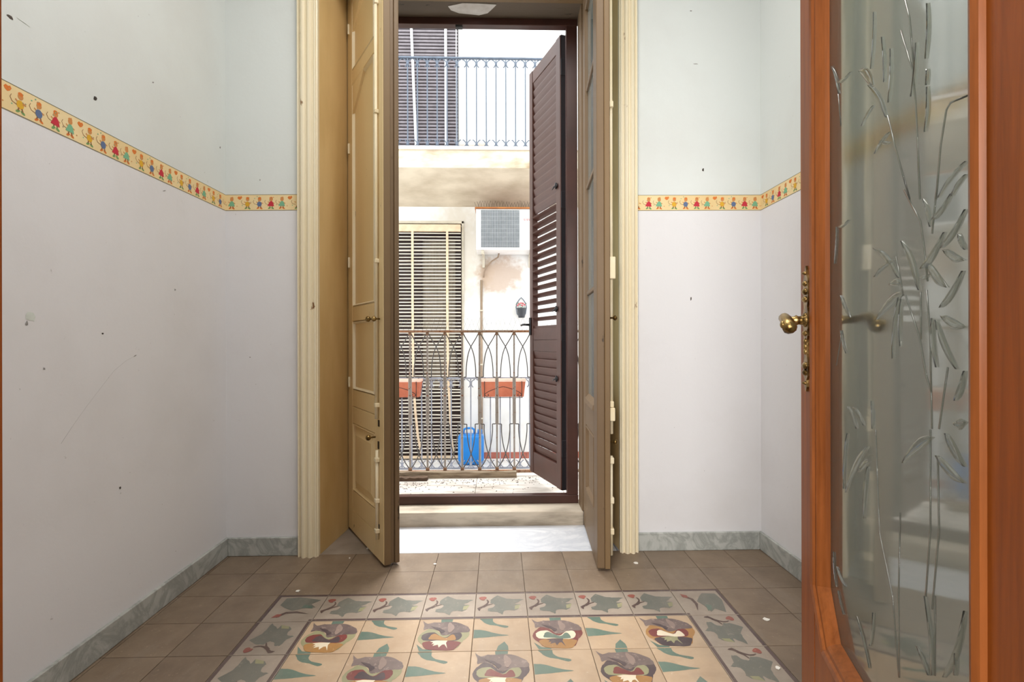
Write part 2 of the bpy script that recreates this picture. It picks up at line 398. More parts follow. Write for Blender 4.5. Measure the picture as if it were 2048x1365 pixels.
def soft(poly, n=3, jit=0.004, seed=1):
    rr = random.Random(seed); out = []; N = len(poly)
    for k in range(N):
        p0, p1, p2, p3 = poly[k - 1], poly[k], poly[(k + 1) % N], poly[(k + 2) % N]
        for j in range(n):
            t = j / n
            q = [0.5 * ((2 * b_) + (-a + c_) * t + (2 * a - 5 * b_ + 4 * c_ - d_) * t * t + (-a + 3 * b_ - 3 * c_ + d_) * t ** 3) for a, b_, c_, d_ in zip(p0, p1, p2, p3)]
            out.append((q[0] + rr.uniform(-jit, jit), q[1] + rr.uniform(-jit, jit)))
    return out
def jag(poly, n=3, jit=0.012, seed=1):
    rr = random.Random(seed); out = []; N = len(poly)
    for k in range(N):
        a, b_ = poly[k], poly[(k + 1) % N]
        for j in range(n):
            t = j / n; e = 0 if j == 0 else jit
            out.append((a[0] + (b_[0] - a[0]) * t + rr.uniform(-e, e), a[1] + (b_[1] - a[1]) * t + rr.uniform(-e, e)))
    return out
leaf = jag(leaf); stem = soft(stem, 2, .002); berry = soft(berry, 2, .003)
BORDER = [([(0, .925), (1, .925), (1, 1), (0, 1)], 3), ([(0, 0), (1, 0), (1, .07), (0, .07)], 3), (leaf, 4), (tip, 9), (stem2, 5), (stem, 5), (berry, 6)]
def mirror(polys): return [([(1 - u, v) for u, v in p], m_) for p, m_ in polys]
cl = [((p[0] * 0.8 + 0.18), (p[1] * 0.8 + 0.16)) for p in leaf]
CORNER = [([(0, .925), (1, .925), (1, 1), (0, 1)], 3), ([(0, 0), (.075, 0), (.075, 1), (0, 1)], 3), ([(.93, 0), (1, 0), (1, .07), (.93, .07)], 3),
          ([(.2, .86), (.45, .9), (.7, .84), (.92, .78), (.78, .62), (.9, .5), (.66, .46), (.5, .38), (.3, .5), (.18, .6)], 4),
          ([(.62, .5), (.86, .46), (.8, .56), (.66, .6)], 7), ([(.25, .2), (.4, .34), (.6, .36), (.86, .26), (.6, .30), (.42, .28), (.3, .14)], 5), ([(.2, .14), (.34, .16), (.36, .26), (.26, .26)], 6)]
fl_top = z3([(222, 780), (265, 808), (330, 795), (395, 797), (470, 790), (560, 800), (640, 830), (668, 860), (665, 885), (600, 892), (520, 902), (440, 917), (395, 915), (375, 882), (330, 865), (270, 857), (225, 866), (235, 820)], -1, 3)
fl_out = z3([(215, 895), (280, 856), (340, 862), (380, 893), (430, 922), (500, 898), (560, 888), (620, 886), (664, 884), (655, 930), (605, 970), (578, 1003), (530, 1045), (400, 1060), (250, 1050), (215, 1015), (172, 975), (178, 930)], -1, 3)
fl_mid = z3([(205, 932), (240, 902), (315, 890), (360, 908), (430, 942), (495, 905), (560, 893), (592, 910), (575, 952), (530, 972), (430, 975), (300, 970), (222, 968)], -1, 3)
fl_cen = z3([(275, 958), (300, 918), (340, 905), (430, 946), (500, 910), (528, 932), (528, 962), (440, 970), (370, 964)], -1, 3)
fl_low = z3([(212, 1000), (240, 982), (330, 968), (450, 972), (570, 982), (575, 1000), (532, 1040), (500, 1060), (400, 1064), (270, 1056), (230, 1036)], -1, 3)
fl_bur = z3([(285, 978), (350, 969), (455, 971), (440, 992), (452, 1047), (425, 1006), (402, 1010), (370, 1037), (362, 1010), (310, 1022), (330, 1000), (298, 1006), (320, 988)], -1, 3)
fl_fold = z3([(470, 800), (505, 815), (522, 850), (500, 880), (470, 892), (458, 850)], -1, 3)
top_bit = z3([(400, 755), (512, 750), (503, 788), (394, 796)], -1, 3)
low_bit = z3([(158, 1005), (215, 1050), (305, 1062), (300, 1085), (185, 1088)], -1, 3)
diag = z3([(170, 1070), (300, 1066), (300, 1110), (340, 1145), (455, 1170), (420, 1191), (330, 1166), (260, 1156), (210, 1135), (185, 1105)], -1, 4)
rleaf = z3([(660, 870), (720, 866), (790, 868), (880, 890), (950, 905), (1045, 917), (940, 926), (850, 936), (760, 942), (640, 944)], 0, 3)
upleaf = z3([(915, 1080), (940, 1020), (1000, 978), (1035, 1020), (1042, 1080)], 0, 3)
fl_top, fl_out, fl_mid, fl_cen, fl_low, fl_fold = [soft(p, 3, .006, k) for k, p in enumerate((fl_top, fl_out, fl_mid, fl_cen, fl_low, fl_fold))]
diag, rleaf = soft(diag, 3, .003), soft(rleaf, 3, .003)
fl_seam = soft(z3([(250, 820), (330, 812), (420, 830), (520, 822), (640, 850), (520, 838), (420, 845), (330, 828)], -1, 3), 3, .006)
fl_spot = soft(z3([(300, 835), (380, 850), (430, 880), (400, 900), (360, 865)], -1, 3), 3, .008)
def flower(o, mid, cen, low, bur):
    return [(top_bit, 7), (low_bit, 7), (fl_out, o), (fl_top, 8), (fl_mid, mid), (fl_cen, cen), (fl_low, low), (fl_bur, bur), (fl_spot, 10), (fl_fold, 14)]
FLOWERS = [flower(9, 10, 11, 12, 13), flower(12, 13, 7, 11, 10), flower(10, 9, 12, 11, 13), flower(11, 12, 13, 10, 9), flower(9, 12, 10, 11, 13)]
CREAM = [(diag, 7), (rleaf, 7), (upleaf, 7)]
def rot(polys, k):
    f = {0: lambda u, v: (u, v), 1: lambda u, v: (1 - v, u), 2: lambda u, v: (1 - u, 1 - v), 3: lambda u, v: (v, 1 - u)}[k]
    return [([f(u, v) for u, v in p], m_) for p, m_ in polys]
GAP = 0.0011
def tile_mesh(name, base, polys, x0=0.0, x1=TS, y0=0.0, y1=TS):
    b = MB(); b.prism([(x0 + GAP, y0 + GAP), (x1 - GAP, y0 + GAP), (x1 - GAP, y1 - GAP), (x0 + GAP, y1 - GAP)], 'z', -TK, -0.0006, 0)
    # eased top edge
    e = 0.0012; o = len(b.v)
    X0, X1, Y0, Y1 = x0 + GAP, x1 - GAP, y0 + GAP, y1 - GAP
    b.v += [(X0, Y0, -.0006), (X1, Y0, -.0006), (X1, Y1, -.0006), (X0, Y1, -.0006), (X0 + e, Y0 + e, 0), (X1 - e, Y0 + e, 0), (X1 - e, Y1 - e, 0), (X0 + e, Y1 - e, 0)]
    for q in ((0, 1, 5, 4), (1, 2, 6, 5), (2, 3, 7, 6), (3, 0, 4, 7), (4, 5, 6, 7)): b.face([o + k for k in q], 0)
    used = [base]
    for n, (p, mi) in enumerate(polys):
        p = clip(p, 0.012, 0.988)
        if len(p) < 3: continue
        nm = TM[mi]
        if nm not in used: used.append(nm)
        a = sum(p[k - 1][0] * p[k][1] - p[k][0] * p[k - 1][1] for k in range(len(p)))
        if a < 0: p = p[::-1]
        o = len(b.v); b.v += [(u * TS, v * TS, 0.00012 * (n + 1)) for u, v in p]
        b.face(list(range(o, o + len(p))), used.index(nm))
    return b.mesh(name, used)
fb = MB(); fb.box(XL - 0.12, XR + 0.12, -5.2, 0.0, -0.10, -0.0045)
floor = fixed(fb.build('floor', 'grout', loc=(0, 0, 0)), 'old patterned cement tile floor with pansies inside a leaf border', 'floor')
me_plain = tile_mesh('floor_tile_plain', 'tile_plain', [])
me_b = {0: tile_mesh('floor_tile_border', 'tile_border', BORDER)}
for k in (1, 2, 3): me_b[k] = tile_mesh('floor_tile_border', 'tile_border', rot(BORDER, k))
me_c = {k: tile_mesh('floor_tile_corner', 'tile_border', rot(CORNER, k)) for k in range(4)}
me_f = [tile_mesh('floor_tile_pansy', 'tile_cream', f) for f in FLOWERS]
me_l = tile_mesh('floor_tile_leaves', 'tile_cream', CREAM)
cut = {}
pick = {(-3, 3): 4, (-1, 3): 0, (1, 3): 1, (3, 3): 3, (-2, 4): 4, (0, 4): 2, (2, 4): 2}
I0, I1, J0, J1 = -4, 4, 2, 8               # patterned carpet, tile indices
for j in range(0, 11):
    for i in range(-7, 7):
        x0, x1 = max(i * TS, XL), min((i + 1) * TS, XR); y1 = -j * TS; y0 = max(-(j + 1) * TS, YF)
        if x1 - x0 < 0.004 or y1 - y0 < 0.004: continue
        if I0 <= i <= I1 and J0 <= j <= J1:
            if i in (I0, I1) and j in (J0, J1): me = me_c[{(I0, J0): 0, (I0, J1): 1, (I1, J1): 2, (I1, J0): 3}[(i, j)]]
            elif j == J0: me = me_b[0]
            elif i == I0: me = me_b[1]
            elif j == J1: me = me_b[2]
            elif i == I1: me = me_b[3]
            elif (i + j) % 2 == 0: me = me_f[pick.get((i, j), (i * 3 + j * 5) % 5)]
            else: me = me_l
        elif x1 - x0 > TS - 1e-4 and y1 - y0 > TS - 1e-4: me = me_plain
        else:
            key = (round(x0 - i * TS, 4), round(x1 - i * TS, 4), round(y0 + (j + 1) * TS, 4))
            if key not in cut: cut[key] = tile_mesh('floor_tile_cut', 'tile_plain', [], key[0], key[1], key[2], TS)
            me = cut[key]
        inst('floor_tile', me, floor, (i * TS, -(j + 1) * TS, 0))
hf = MB(); hf.box(XL - 0.12, XR + 0.12, -5.1, YF, -0.0045, -0.0005); hf.build('hall_paving', 'tile_plain', floor)

# threshold slabs and step
th = MB(); th.box(-0.50, 0.672, 0.001, YM, -0.03, 0.0); fixed(th.build('floor_threshold', 'threshold'), 'white veined marble slab on the floor between the open door leaves', 'threshold')
th = MB(); th.box(-0.772, -0.502, 0.001, YM, -0.03, -0.0005); fixed(th.build('floor_reveal', 'reveal_stone'), 'grey brown stone slab on the floor behind the cream door leaf', 'threshold')
st = MB(); st.bbox(-0.735, 0.570, YM + 0.002, YE, -0.02, 0.078, 0.008); fixed(st.build('floor_step', 'step'), 'weathered stone step up to the balcony', 'step')

# baseboards
def baseboard(name, x0, x1, y0, y1, label):
    b = MB(); b.bbox(x0, x1, y0, y1, 0.0, 0.089, 0.003, seg=1); fixed(b.build(name, 'base_marble'), label, 'baseboard')
baseboard('baseboard_left', XL, XL + 0.013, YF, 0, 'grey green marble baseboard along the scuffed side wall')
baseboard('baseboard_back_left', XL + 0.013, -0.873, -0.013, 0, 'marble baseboard on the end wall beside the cream door leaf')
baseboard('baseboard_back_right', 0.775, XR - 0.013, -0.013, 0, 'veined marble baseboard on the end wall beside the brown door leaf')
baseboard('baseboard_right', XR - 0.013, XR, YF, 0, 'marble baseboard along the wall behind the mahogany door')

# moulded casing round the balcony doorway
def casing_profile(x_out, x_in):
    w = x_in - x_out
    P = [(0, 0), (0, -.022), (.04, -.030), (.10, -.030), (.13, -.024), (.17, -.024), (.20, -.034), (.27, -.044), (.36, -.046), (.42, -.040), (.45, -.033), (.50, -.033), (.53, -.039), (.60, -.044), (.68, -.044), (.74, -.037), (.77, -.028), (.83, -.028), (.86, -.034), (.93, -.034), (.96, -.026), (1, -.024), (1, 0)]
    return [(x_out + t * w, y) for t, y in P]
c = MB(); c.prism(casing_profile(-0.873, -0.774), 'z', 0.0, 3.03); fixed(c.build('trim_1', 'casing'), 'cream moulded door casing beside the cream door leaf', 'door casing')
c = MB(); c.prism(casing_profile(0.775, 0.684), 'z', 0.0, 3.03); fixed(c.build('trim_2', 'casing'), 'chipped cream moulded door casing beside the brown door leaf', 'door casing')
c = MB(); c.prism([(y, 3.03 + (x + 0.873)) for x, y in casing_profile(-0.774, -0.873)], 'x', -0.873, 0.775); fixed(c.build('trim_3', 'casing'), 'cream moulded casing over the balcony doorway', 'door casing')

# wooden fixed frame at the back of the reveal
f = empty('trim_6', (-0.08, YM - 0.03, 0)); fixed(f, 'brown wooden fixed frame the balcony door leaves hang on', 'door frame')
MB().box(-0.736, -0.700, YM - 0.012, YM + 0.06, 0.0, TOP).build('jamb', 'brown_wood', f)
MB().box(0.572, 0.650, YM - 0.012, YM + 0.02, 0.0, TOP).build('jamb', 'brown_wood', f)
MB().box(0.560, 0.575, YM + 0.004, YM + 0.13, 0.08, TOP).build('stop', 'brown_wood', f)
MB().box(-0.736, 0.650, YM - 0.05, YM, TOP - 0.002, TOP + 0.003).build('head', 'tan_edge', f)
M['old_board'] = worn('dirty_head_board', '66594a', '544839', '3d342a', 5, .62, .7, (.3, 1, 1))
MB().box(-0.735, 0.572, YM + 0.001, YE, TOP - 0.0015, TOP + 0.003).build('soffit_board', 'old_board', f)
# brown metal frame
f = empty('trim_7', (-0.08, YS, 0.078)); fixed(f, 'dark brown metal shutter frame standing on the stone step', 'shutter frame')
MB().bbox(-0.735, 0.560, YS, YS + 0.05, 0.078, 0.128, 0.003, seg=1).build('sill', 'frame_brown', f)
MB().bbox(0.494, 0.559, YS, YS + 0.05, 0.128, 2.887, 0.003, seg=1).build('jamb', 'frame_brown', f)
MB().bbox(-0.735, -0.670, YS, YS + 0.05, 0.128, 2.887, 0.003, seg=1).build('jamb', 'frame_brown', f)
MB().bbox(-0.735, 0.560, YS, YS + 0.05, 2.887, TOP, 0.003, seg=1).build('head', 'frame_brown', f)
MB().box(-0.155, -0.115, YS + 0.004, YS + 0.03, 2.874, 2.887).build('latch_keeper', 'black', f)

# ------------------------------------------------------------------ wallpaper border with printed figures
M['paper'] = plain('paper_buff', 'ecd5a4', 'e2c68e', 5, 0.7, rnd=False)
FM = {'line': '6d6a58', 'orange': 'd9762c', 'tan': 'cc8a4e', 'yellow': 'd9a72a', 'green': '6f9a5c', 'blue': '5d6f92', 'red': 'c22a3c', 'mint': '76b08c', 'brown': '8a5a38', 'dot': 'a89a78'}
for k, v in FM.items(): M['f_' + k] = plain('print_' + k, v, None, 5, 0.7)
FK = list(FM)
PER, BH = 0.2395, 0.0775
def ellp(cx, cy, rx, ry, n=10, a=0): 
    return [(cx + rx * math.cos(2 * PI * k / n) * math.cos(a) - ry * math.sin(2 * PI * k / n) * math.sin(a), cy + rx * math.cos(2 * PI * k / n) * math.sin(a) + ry * math.sin(2 * PI * k / n) * math.cos(a)) for k in range(n)]
def strip_poly(pts, w):
    L, R_ = [], []
    for k, p in enumerate(pts):
        a = pts[max(k - 1, 0)]; b_ = pts[min(k + 1, len(pts) - 1)]; d = math.hypot(b_[0] - a[0], b_[1] - a[1]) or 1
        nx, ny = -(b_[1] - a[1]) / d * w, (b_[0] - a[0]) / d * w
        L.append((p[0] + nx, p[1] + ny)); R_.append((p[0] - nx, p[1] - ny))
    return L + R_[::-1]
def figure(cx, body, feet, skirt, hat):
    """small dressed walking figure, metres, y from the bottom edge of the paper"""
    out = []
    if skirt: out.append(([(cx - .017, .022), (cx + .015, .020), (cx + .011, .038), (cx + .004, .046), (cx - .005, .044)], body))
    else: out.append((ellp(cx, .031, .0115, .0125), body))
    out.append((ellp(cx - .007, .012, .0075, .0038, 8, 0.5), feet)); out.append((ellp(cx + .008, .011, .0075, .0038, 8, -0.5), feet))
    out.append((strip_poly([(cx - .004, .022), (cx - .007, .013)], .002), 'brown')); out.append((strip_poly([(cx + .005, .022), (cx + .008, .012)], .002), 'brown'))
    out.append((ellp(cx + .001, .0535, .0085, .0085), 'tan')); out.append((ellp(cx + .001, .060, .008, .0055), hat))
    out.append((strip_poly([(cx + .008, .038), (cx + .017, .034)], .0018), 'tan')); out.append((strip_poly([(cx - .008, .038), (cx - .015, .042)], .0018), 'tan'))
    out.append((strip_poly([(cx - .01, .028), (cx - .024, .032), (cx - .03, .042), (cx - .026, .05)], .0008), 'brown'))
    return out
PERIOD = [([(-.0, .062), (.006, .069), (.013, .067), (.019, .070), (.023, .064), (.018, .056), (.011, .052), (.004, .056)], 'orange')]
PERIOD += figure(.048, 'yellow', 'green', False, 'orange') + figure(.105, 'blue', 'orange', False, 'orange') + figure(.160, 'red', 'green', True, 'orange') + figure(.212, 'mint', 'orange', True, 'tan')
rs = random.Random(3)
for k in range(16): PERIOD.append((ellp(rs.uniform(0, PER), rs.choice([rs.uniform(.058, .07), rs.uniform(.012, .07)]), .0026, .0022, 6), rs.choice(['dot', 'orange', 'mint', 'dot', 'tan'])))
def border(parent, p0, p1, phase, normal):
    """p0->p1 along the lower edge (world), both at the wall face"""
    p0, p1 = Vector(p0), Vector(p1); d = (p1 - p0); L = d.length; d.normalize(); up = Vector((0, 0, 1)); n = Vector(normal)
    def w(s, h, e): return tuple(p0 + d * s + up * h + n * e)
    b = MB(); o = len(b.v)
    b.v += [w(0, 0, 0), w(L, 0, 0), w(L, BH, 0), w(0, BH, 0), w(0, 0, .0008), w(L, 0, .0008), w(L, BH, .0008), w(0, BH, .0008)]
    for q in ((4, 5, 6, 7), (0, 1, 5, 4), (1, 2, 6, 5), (2, 3, 7, 6), (3, 0, 4, 7), (3, 2, 1, 0)): b.face([o + k for k in q])
    strip = b.build('wallpaper_border', 'paper', parent)
    pr = MB()
    def add(poly, key, e):
        o = len(pr.v); pr.v += [w(s, h, e) for s, h in poly]; pr.face(list(range(o, o + len(poly))), FK.index(key))
    add([(0, 0), (L, 0), (L, .002), (0, .002)], 'line', .0011); add([(0, BH - .002), (L, BH - .002), (L, BH), (0, BH)], 'line', .0011)
    k = -1
    while k * PER + phase < L:
        for q, (poly, key) in enumerate(PERIOD):
            pp_ = [(s + k * PER + phase, h) for s, h in poly]
            if min(s for s, h in pp_) < 0.001 or max(s for s, h in pp_) > L - 0.001: continue
            add(pp_, key, .0011 + .00004 * (q % 12))
        k += 1
    g = pr.build('printed_figures', ['f_' + k_ for k_ in FK], strip)
    return strip
ZB = 1.6655
border(wall_left, (XL, YF, ZB - 0.02), (XL, 0, ZB), 0.0995, (1, 0, 0))
border(wall_back, (XL, 0, ZB), (-0.8735, 0, ZB + 0.004), 0.057, (0, -1, 0))
border(wall_back, (0.776, 0, ZB + 0.009), (XR, 0, ZB + 0.014), 0.137, (0, -1, 0))
border(wall_right, (XR, 0, ZB + 0.014), (XR, YF, ZB + 0.03), 0.01, (-1, 0, 0))

# chips and scratches on the walls
M['chip_dark'] = plain('chip_dark', '3a3430', '5a5048', 30, 0.9)
M['chip_pale'] = plain('chip_pale', 'dbe0d9', 'c6cbc4', 30, 0.9)
M['chip_grey'] = plain('chip_grey', '9d9a98', '86827f', 30, 0.9)
def chip(wall, px, py, wpx, hpx, mat, seed=0, rot_=0):
    rr = random.Random(seed); n = 9; pts = []
    for k in range(n):
        a = 2 * PI * k / n; rad = rr.uniform(0.55, 1.1); x = math.cos(a) * wpx * rad / 2; y = math.sin(a) * hpx * rad / 2
        x, y = x * math.cos(rot_) - y * math.sin(rot_), x * math.sin(rot_) + y * math.cos(rot_)
        p = on_x(px + x, py + y, XL) if wall is wall_left else on_x(px + x, py + y, XR) if wall is wall_right else on_y(px + x, py + y, 0)
        pts.append(p)
    nv = Vector((1, 0, 0)) if wall is wall_left else Vector((-1, 0, 0)) if wall is wall_right else Vector((0, -1, 0))
    b = MB(); b.v = [tuple(p + nv * 0.0006) for p in pts] + [tuple(sum(pts, Vector()) / n + nv * 0.0014)]
    for k in range(n): b.face([k, (k + 1) % n, n])
    bm = bmesh.new(); me = b.mesh('tmp', 'black'); bm.from_mesh(me)
    if bm.faces and sum((f.normal.dot(nv) for f in bm.faces)) < 0: b.f = [q[::-1] for q in b.f]
    bm.free(); bpy.data.meshes.remove(me)
    b.build('paint_chip', mat, wall)
for k, a in enumerate([(190, 197, 8, 11, 'chip_dark'), (20, 34, 22, 6, 'chip_dark', .6), (60, 634, 20, 26, 'chip_pale'), (53, 647, 8, 12, 'chip_grey'), (205, 668, 6, 4, 'chip_dark'), (240, 976, 4, 6, 'chip_dark'), (328, 382, 8, 2.5, 'chip_grey', -.3), (270, 712, 10, 3, 'chip_grey', -.6), (88, 738, 6, 6, 'chip_grey'), (350, 580, 4, 5, 'chip_grey'), (306, 165, 4, 4, 'chip_grey'), (440, 295, 3, 5, 'chip_grey'), (228, 300, 3, 3, 'chip_grey'), (46, 44, 50, 1.6, 'chip_pale', .62)]):
    chip(wall_left, *a[:5], seed=k, rot_=a[5] if len(a) > 5 else 0)
for k, a in enumerate([(1406, 340, 4, 9, 'chip_dark'), (1382, 598, 3, 9, 'chip_dark'), (1382, 22, 5, 3, 'chip_grey'), (1392, 128, 12, 2, 'chip_grey'), (520, 360, 3, 4, 'chip_grey'), (500, 715, 4, 3, 'chip_grey')]): chip(wall_back, *a[:5], seed=40 + k)
# long scratch on the left wall
pts = [on_x(x, y, XL) for x, y in ((122, 888), (145, 853), (172, 815), (200, 778), (228, 742), (252, 722), (274, 710))]
s_ = MB(); s_.tube([p + Vector((0.0002, 0, 0)) for p in pts], 0.0004, 4); M['scratch'] = plain('faint_scratch', 'bdbab8', None, 5, .8); s_.build('wall_scratch', 'scratch', wall_left)

# ================================================================== DOOR LEAVES
def mouldframe(b, x0, x1, z0, z1, y, w=0.012, h=0.006, mi=0, chamfer=0):
    """square bead running round a panel on the face y (bead proud towards -y)"""
    pts = [(x0, z0), (x1, z0), (x1, z1), (x0, z1)]
    if chamfer: pts = [(x0, z0), (x1, z0), (x1, z1), (x0 + chamfer, z1), (x0, z1 - chamfer)]
    n = len(pts); cx = (x0 + x1) / 2; cz = (z0 + z1) / 2
    ins = []
    for k in range(n):
        a, p, c_ = Vector(pts[k - 1]), Vector(pts[k]), Vector(pts[(k + 1) % n])
        d1 = (p - a).normalized(); d2 = (c_ - p).normalized(); n1 = Vector((-d1.y, d1.x)); n2 = Vector((-d2.y, d2.x))
        bis = (n1 + n2); bis = bis / max(bis.dot(n1), 0.2); ins.append(p + bis * w)
    o = len(b.v)
    for k in range(n):
        p, i_ = pts[k], ins[k]; mx = ((p[0] + i_.x) / 2, (p[1] + i_.y) / 2)
        b.v += [(p[0], y, p[1]), (mx[0], y - h, mx[1]), (i_.x, y, i_.y)]
    for k in range(n):
        a = o + 3 * k; c_ = o + 3 * ((k + 1) % n)
        b.face([a, c_, c_ + 1, a + 1], mi); b.face([a + 1, c_ + 1, c_ + 2, a + 2], mi)
    return b

# --- cream leaf (left), interior side visible
LH = 2.905
d1 = empty('door_1', (-0.735, 0.335, 0.012), math.atan2(-0.854, 0.521)); fixed(d1, 'cream painted wooden balcony door leaf, panelled, standing open', 'door')
Wd, T1 = 0.583, 0.034
def part(b, name, mat, parent): return b.build(name, mat, parent, local=True)
part(MB().bbox(0.0, 0.085, 0, T1, 0, LH, 0.003, seg=1), 'stile', 'leaf_cream', d1)
part(MB().bbox(0.455, Wd, 0, T1, 0, LH, 0.003, seg=1), 'stile', 'leaf_cream', d1)
for z0, z1 in ((0.0, 0.115), (0.117, 0.222), (0.585, 0.672), (0.674, 0.762), (1.130, 1.205), (2.40, 2.47), (2.84, LH)):
    part(MB().bbox(0.085, 0.455, 0, T1, z0, z1, 0.002, seg=1), 'rail', 'leaf_cream', d1)
for z0, z1, ch in ((0.222, 0.585, 0), (0.762, 1.130, 0), (1.205, 2.40, .06), (2.47, 2.84, .06)):
    b = MB(); yr = 0.012
    b.box(0.085, 0.455, yr, 0.026, z0, z1)
    if ch: b.prism([(0.085, z1), (0.085, z1 - 0.17), (0.30, z1)], 'y', 0.0, yr)
    pn = part(b, 'panel', 'leaf_cream', d1)
    bd = MB(); mouldframe(bd, 0.085, 0.455, z0, z1 if not ch else z1, yr, 0.016, 0.013, chamfer=0 if not ch else 0)
    part(bd, 'moulding', 'bead' if z0 > 0.7 else 'leaf_cream', pn)
    if z0 < 0.3:
        rp = MB(); o = len(rp.v)
        a = (0.108, 0.432, z0 + 0.022, z1 - 0.022); c_ = (0.140, 0.400, z0 + 0.06, z1 - 0.06)
        rp.v += [(a[0], yr, a[2]), (a[1], yr, a[2]), (a[1], yr, a[3]), (a[0], yr, a[3]), (c_[0], yr - .012, c_[2]), (c_[1], yr - .012, c_[2]), (c_[1], yr - .012, c_[3]), (c_[0], yr - .012, c_[3])]
        for q in ((0, 1, 5, 4), (1, 2, 6, 5), (2, 3, 7, 6), (3, 0, 4, 7), (4, 5, 6, 7)): rp.face([o + k for k in q])
        part(rp, 'raised_field', 'leaf_cream', pn)
# edge: brown rebated meeting stile
part(MB().bbox(0.020, Wd - 0.004, T1, 0.052, 0, LH, 0.002, seg=1), 'outer_board', 'brown_wood', d1)
part(MB().bbox(Wd, Wd + 0.004, 0.002, T1 - 0.001, 0, LH, 0.001, seg=1), 'edge_strip', 'tan_edge', d1)
part(MB().bbox(Wd - 0.045, Wd + 0.006, 0.052, 0.074, 0, LH, 0.004), 'meeting_stile', 'brown_wood', d1)
# bolt rod, guides and knobs
part(MB().tube([(0.515, -0.010, 0.66), (0.515, -0.010, LH - 0.03)], 0.0085, 8), 'bolt_rod', 'bead', d1)
part(MB().tube([(0.515, -0.008, 0.10), (0.515, -0.008, 0.515)], 0.008, 8), 'bolt_rod', 'bead', d1)
for z in (0.14, 0.28, 0.47, 0.725, 1.395, 2.09, 2.6): part(MB().bbox(0.502, 0.528, -0.019, 0.002, z - 0.010, z + 0.010, 0.003, seg=1), 'rod_guide', 'bead', d1)
part(MB().box(0.508, 0.524, -0.003, 0.0, 0.52, 0.555).box(0.512, 0.528, -0.003, 0.0, 0.625, 0.655).box(0.510, 0.526, -0.003, 0, 0.145, 0.17), 'keyhole', 'iron_dark', d1)
for z in (1.125, 0.575):
    kb = MB(); kb.lathe([(0.004, 0), (0.004, -0.022), (0.011, -0.026), (0.014, -0.034), (0.011, -0.042), (0.002, -0.046)][::-1], (0.505, -0.012, z), 'y', 12)
    if z > 1: kb.lathe([(0.004, 0), (0.004, -0.016), (0.010, -0.020), (0.013, -0.028), (0.009, -0.036), (0.002, -0.039)][::-1], (0.545, -0.004, z), 'y', 12)
    part(kb, 'knob', 'brass', d1)
for z in (0.80, 1.45, 2.07, 2.72):
    part(MB().lathe([(0.005, -0.028), (0.0055, -0.024), (0.0055, 0.024), (0.005, 0.028)], (0.035, -0.004, z), 'z', 8), 'hinge', 'bead', d1)

# --- brown leaf (right), outer side visible
d2 = empty('door_2', (0.566, 0.335, 0.012), math.atan2(-0.998, -0.058)); fixed(d2, 'worn brown wooden balcony door leaf with tall glass panes, standing open', 'door')
W2 = 0.560
part(MB().bbox(0.0, 0.10, 0, 0.036, 0, LH, 0.003, seg=1), 'stile', 'brown_wood', d2)
part(MB().bbox(W2 - 0.115, W2, 0, 0.034, 0, LH, 0.003, seg=1), 'stile', 'brown_wood', d2)
part(MB().bbox(W2 - 0.05, W2 + 0.006, 0.034, 0.058, 0, LH, 0.003, seg=1), 'meeting_stile', 'tan_edge', d2)
for z0, z1 in ((0.0, 0.225), (0.575, 0.695), (2.80, LH)): part(MB().bbox(0.10, W2 - 0.115, 0, 0.036, z0, z1, 0.003, seg=1), 'rail', 'brown_wood', d2)
pn = part(MB().box(0.10, W2 - 0.115, 0.014, 0.028, 0.225, 0.575), 'panel', 'brown_wood', d2)
part(mouldframe(MB(), 0.10, W2 - 0.115, 0.225, 0.575, 0.014, 0.022, 0.016), 'moulding', 'brown_wood', pn)
zs = [0.695, 1.275, 1.845, 2.37, 2.80]
for k in range(4): part(MB().box(0.102, W2 - 0.117, 0.016, 0.020, zs[k] + 0.008, zs[k + 1] - 0.008), 'glass_pane', 'pane', d2)
for z in zs[1:4]: part(MB().bbox(0.10, W2 - 0.115, 0.006, 0.030, z - 0.010, z + 0.010, 0.003, seg=1), 'glazing_bar', 'brown_wood', d2)
part(MB().prism([(0.016, 0.74), (-0.004, 0.715), (-0.008, 0.695), (0.016, 0.69)], 'x', 0.10, W2 - 0.115), 'glass_sill', 'brown_wood', d2)
part(MB().tube([(W2 - 0.03, 0.068, 0.60), (W2 - 0.03, 0.068, LH - 0.03)], 0.008, 8), 'bolt_rod', 'bead', d2)
part(MB().tube([(W2 - 0.03, 0.066, 0.05), (W2 - 0.03, 0.066, 0.50)], 0.008, 8), 'bolt_rod', 'bead', d2)
for z in (0.16, 0.30, 0.48, 0.735, 1.36, 2.09): part(MB().bbox(W2 - 0.047, W2 - 0.013, 0.058, 0.078, z - 0.014, z + 0.014, 0.003, seg=1), 'rod_guide', 'bead', d2)
for z in (1.125, 0.565): part(MB().lathe([(0.004, 0), (0.004, 0.014), (0.010, 0.018), (0.013, 0.025), (0.009, 0.032), (0.002, 0.035)], (W2 - 0.02, 0.060, z), 'y', 12), 'knob', 'brass', d2)
part(MB().bbox(W2 - 0.04, W2 - 0.005, 0.058, 0.082, 0.66, 0.72, 0.004), 'bolt_plate', 'bead', d2)
part(MB().bbox(W2 - 0.04, W2 - 0.005, 0.058, 0.085, 1.30, 1.40, 0.004), 'bolt_plate', 'bead', d2)

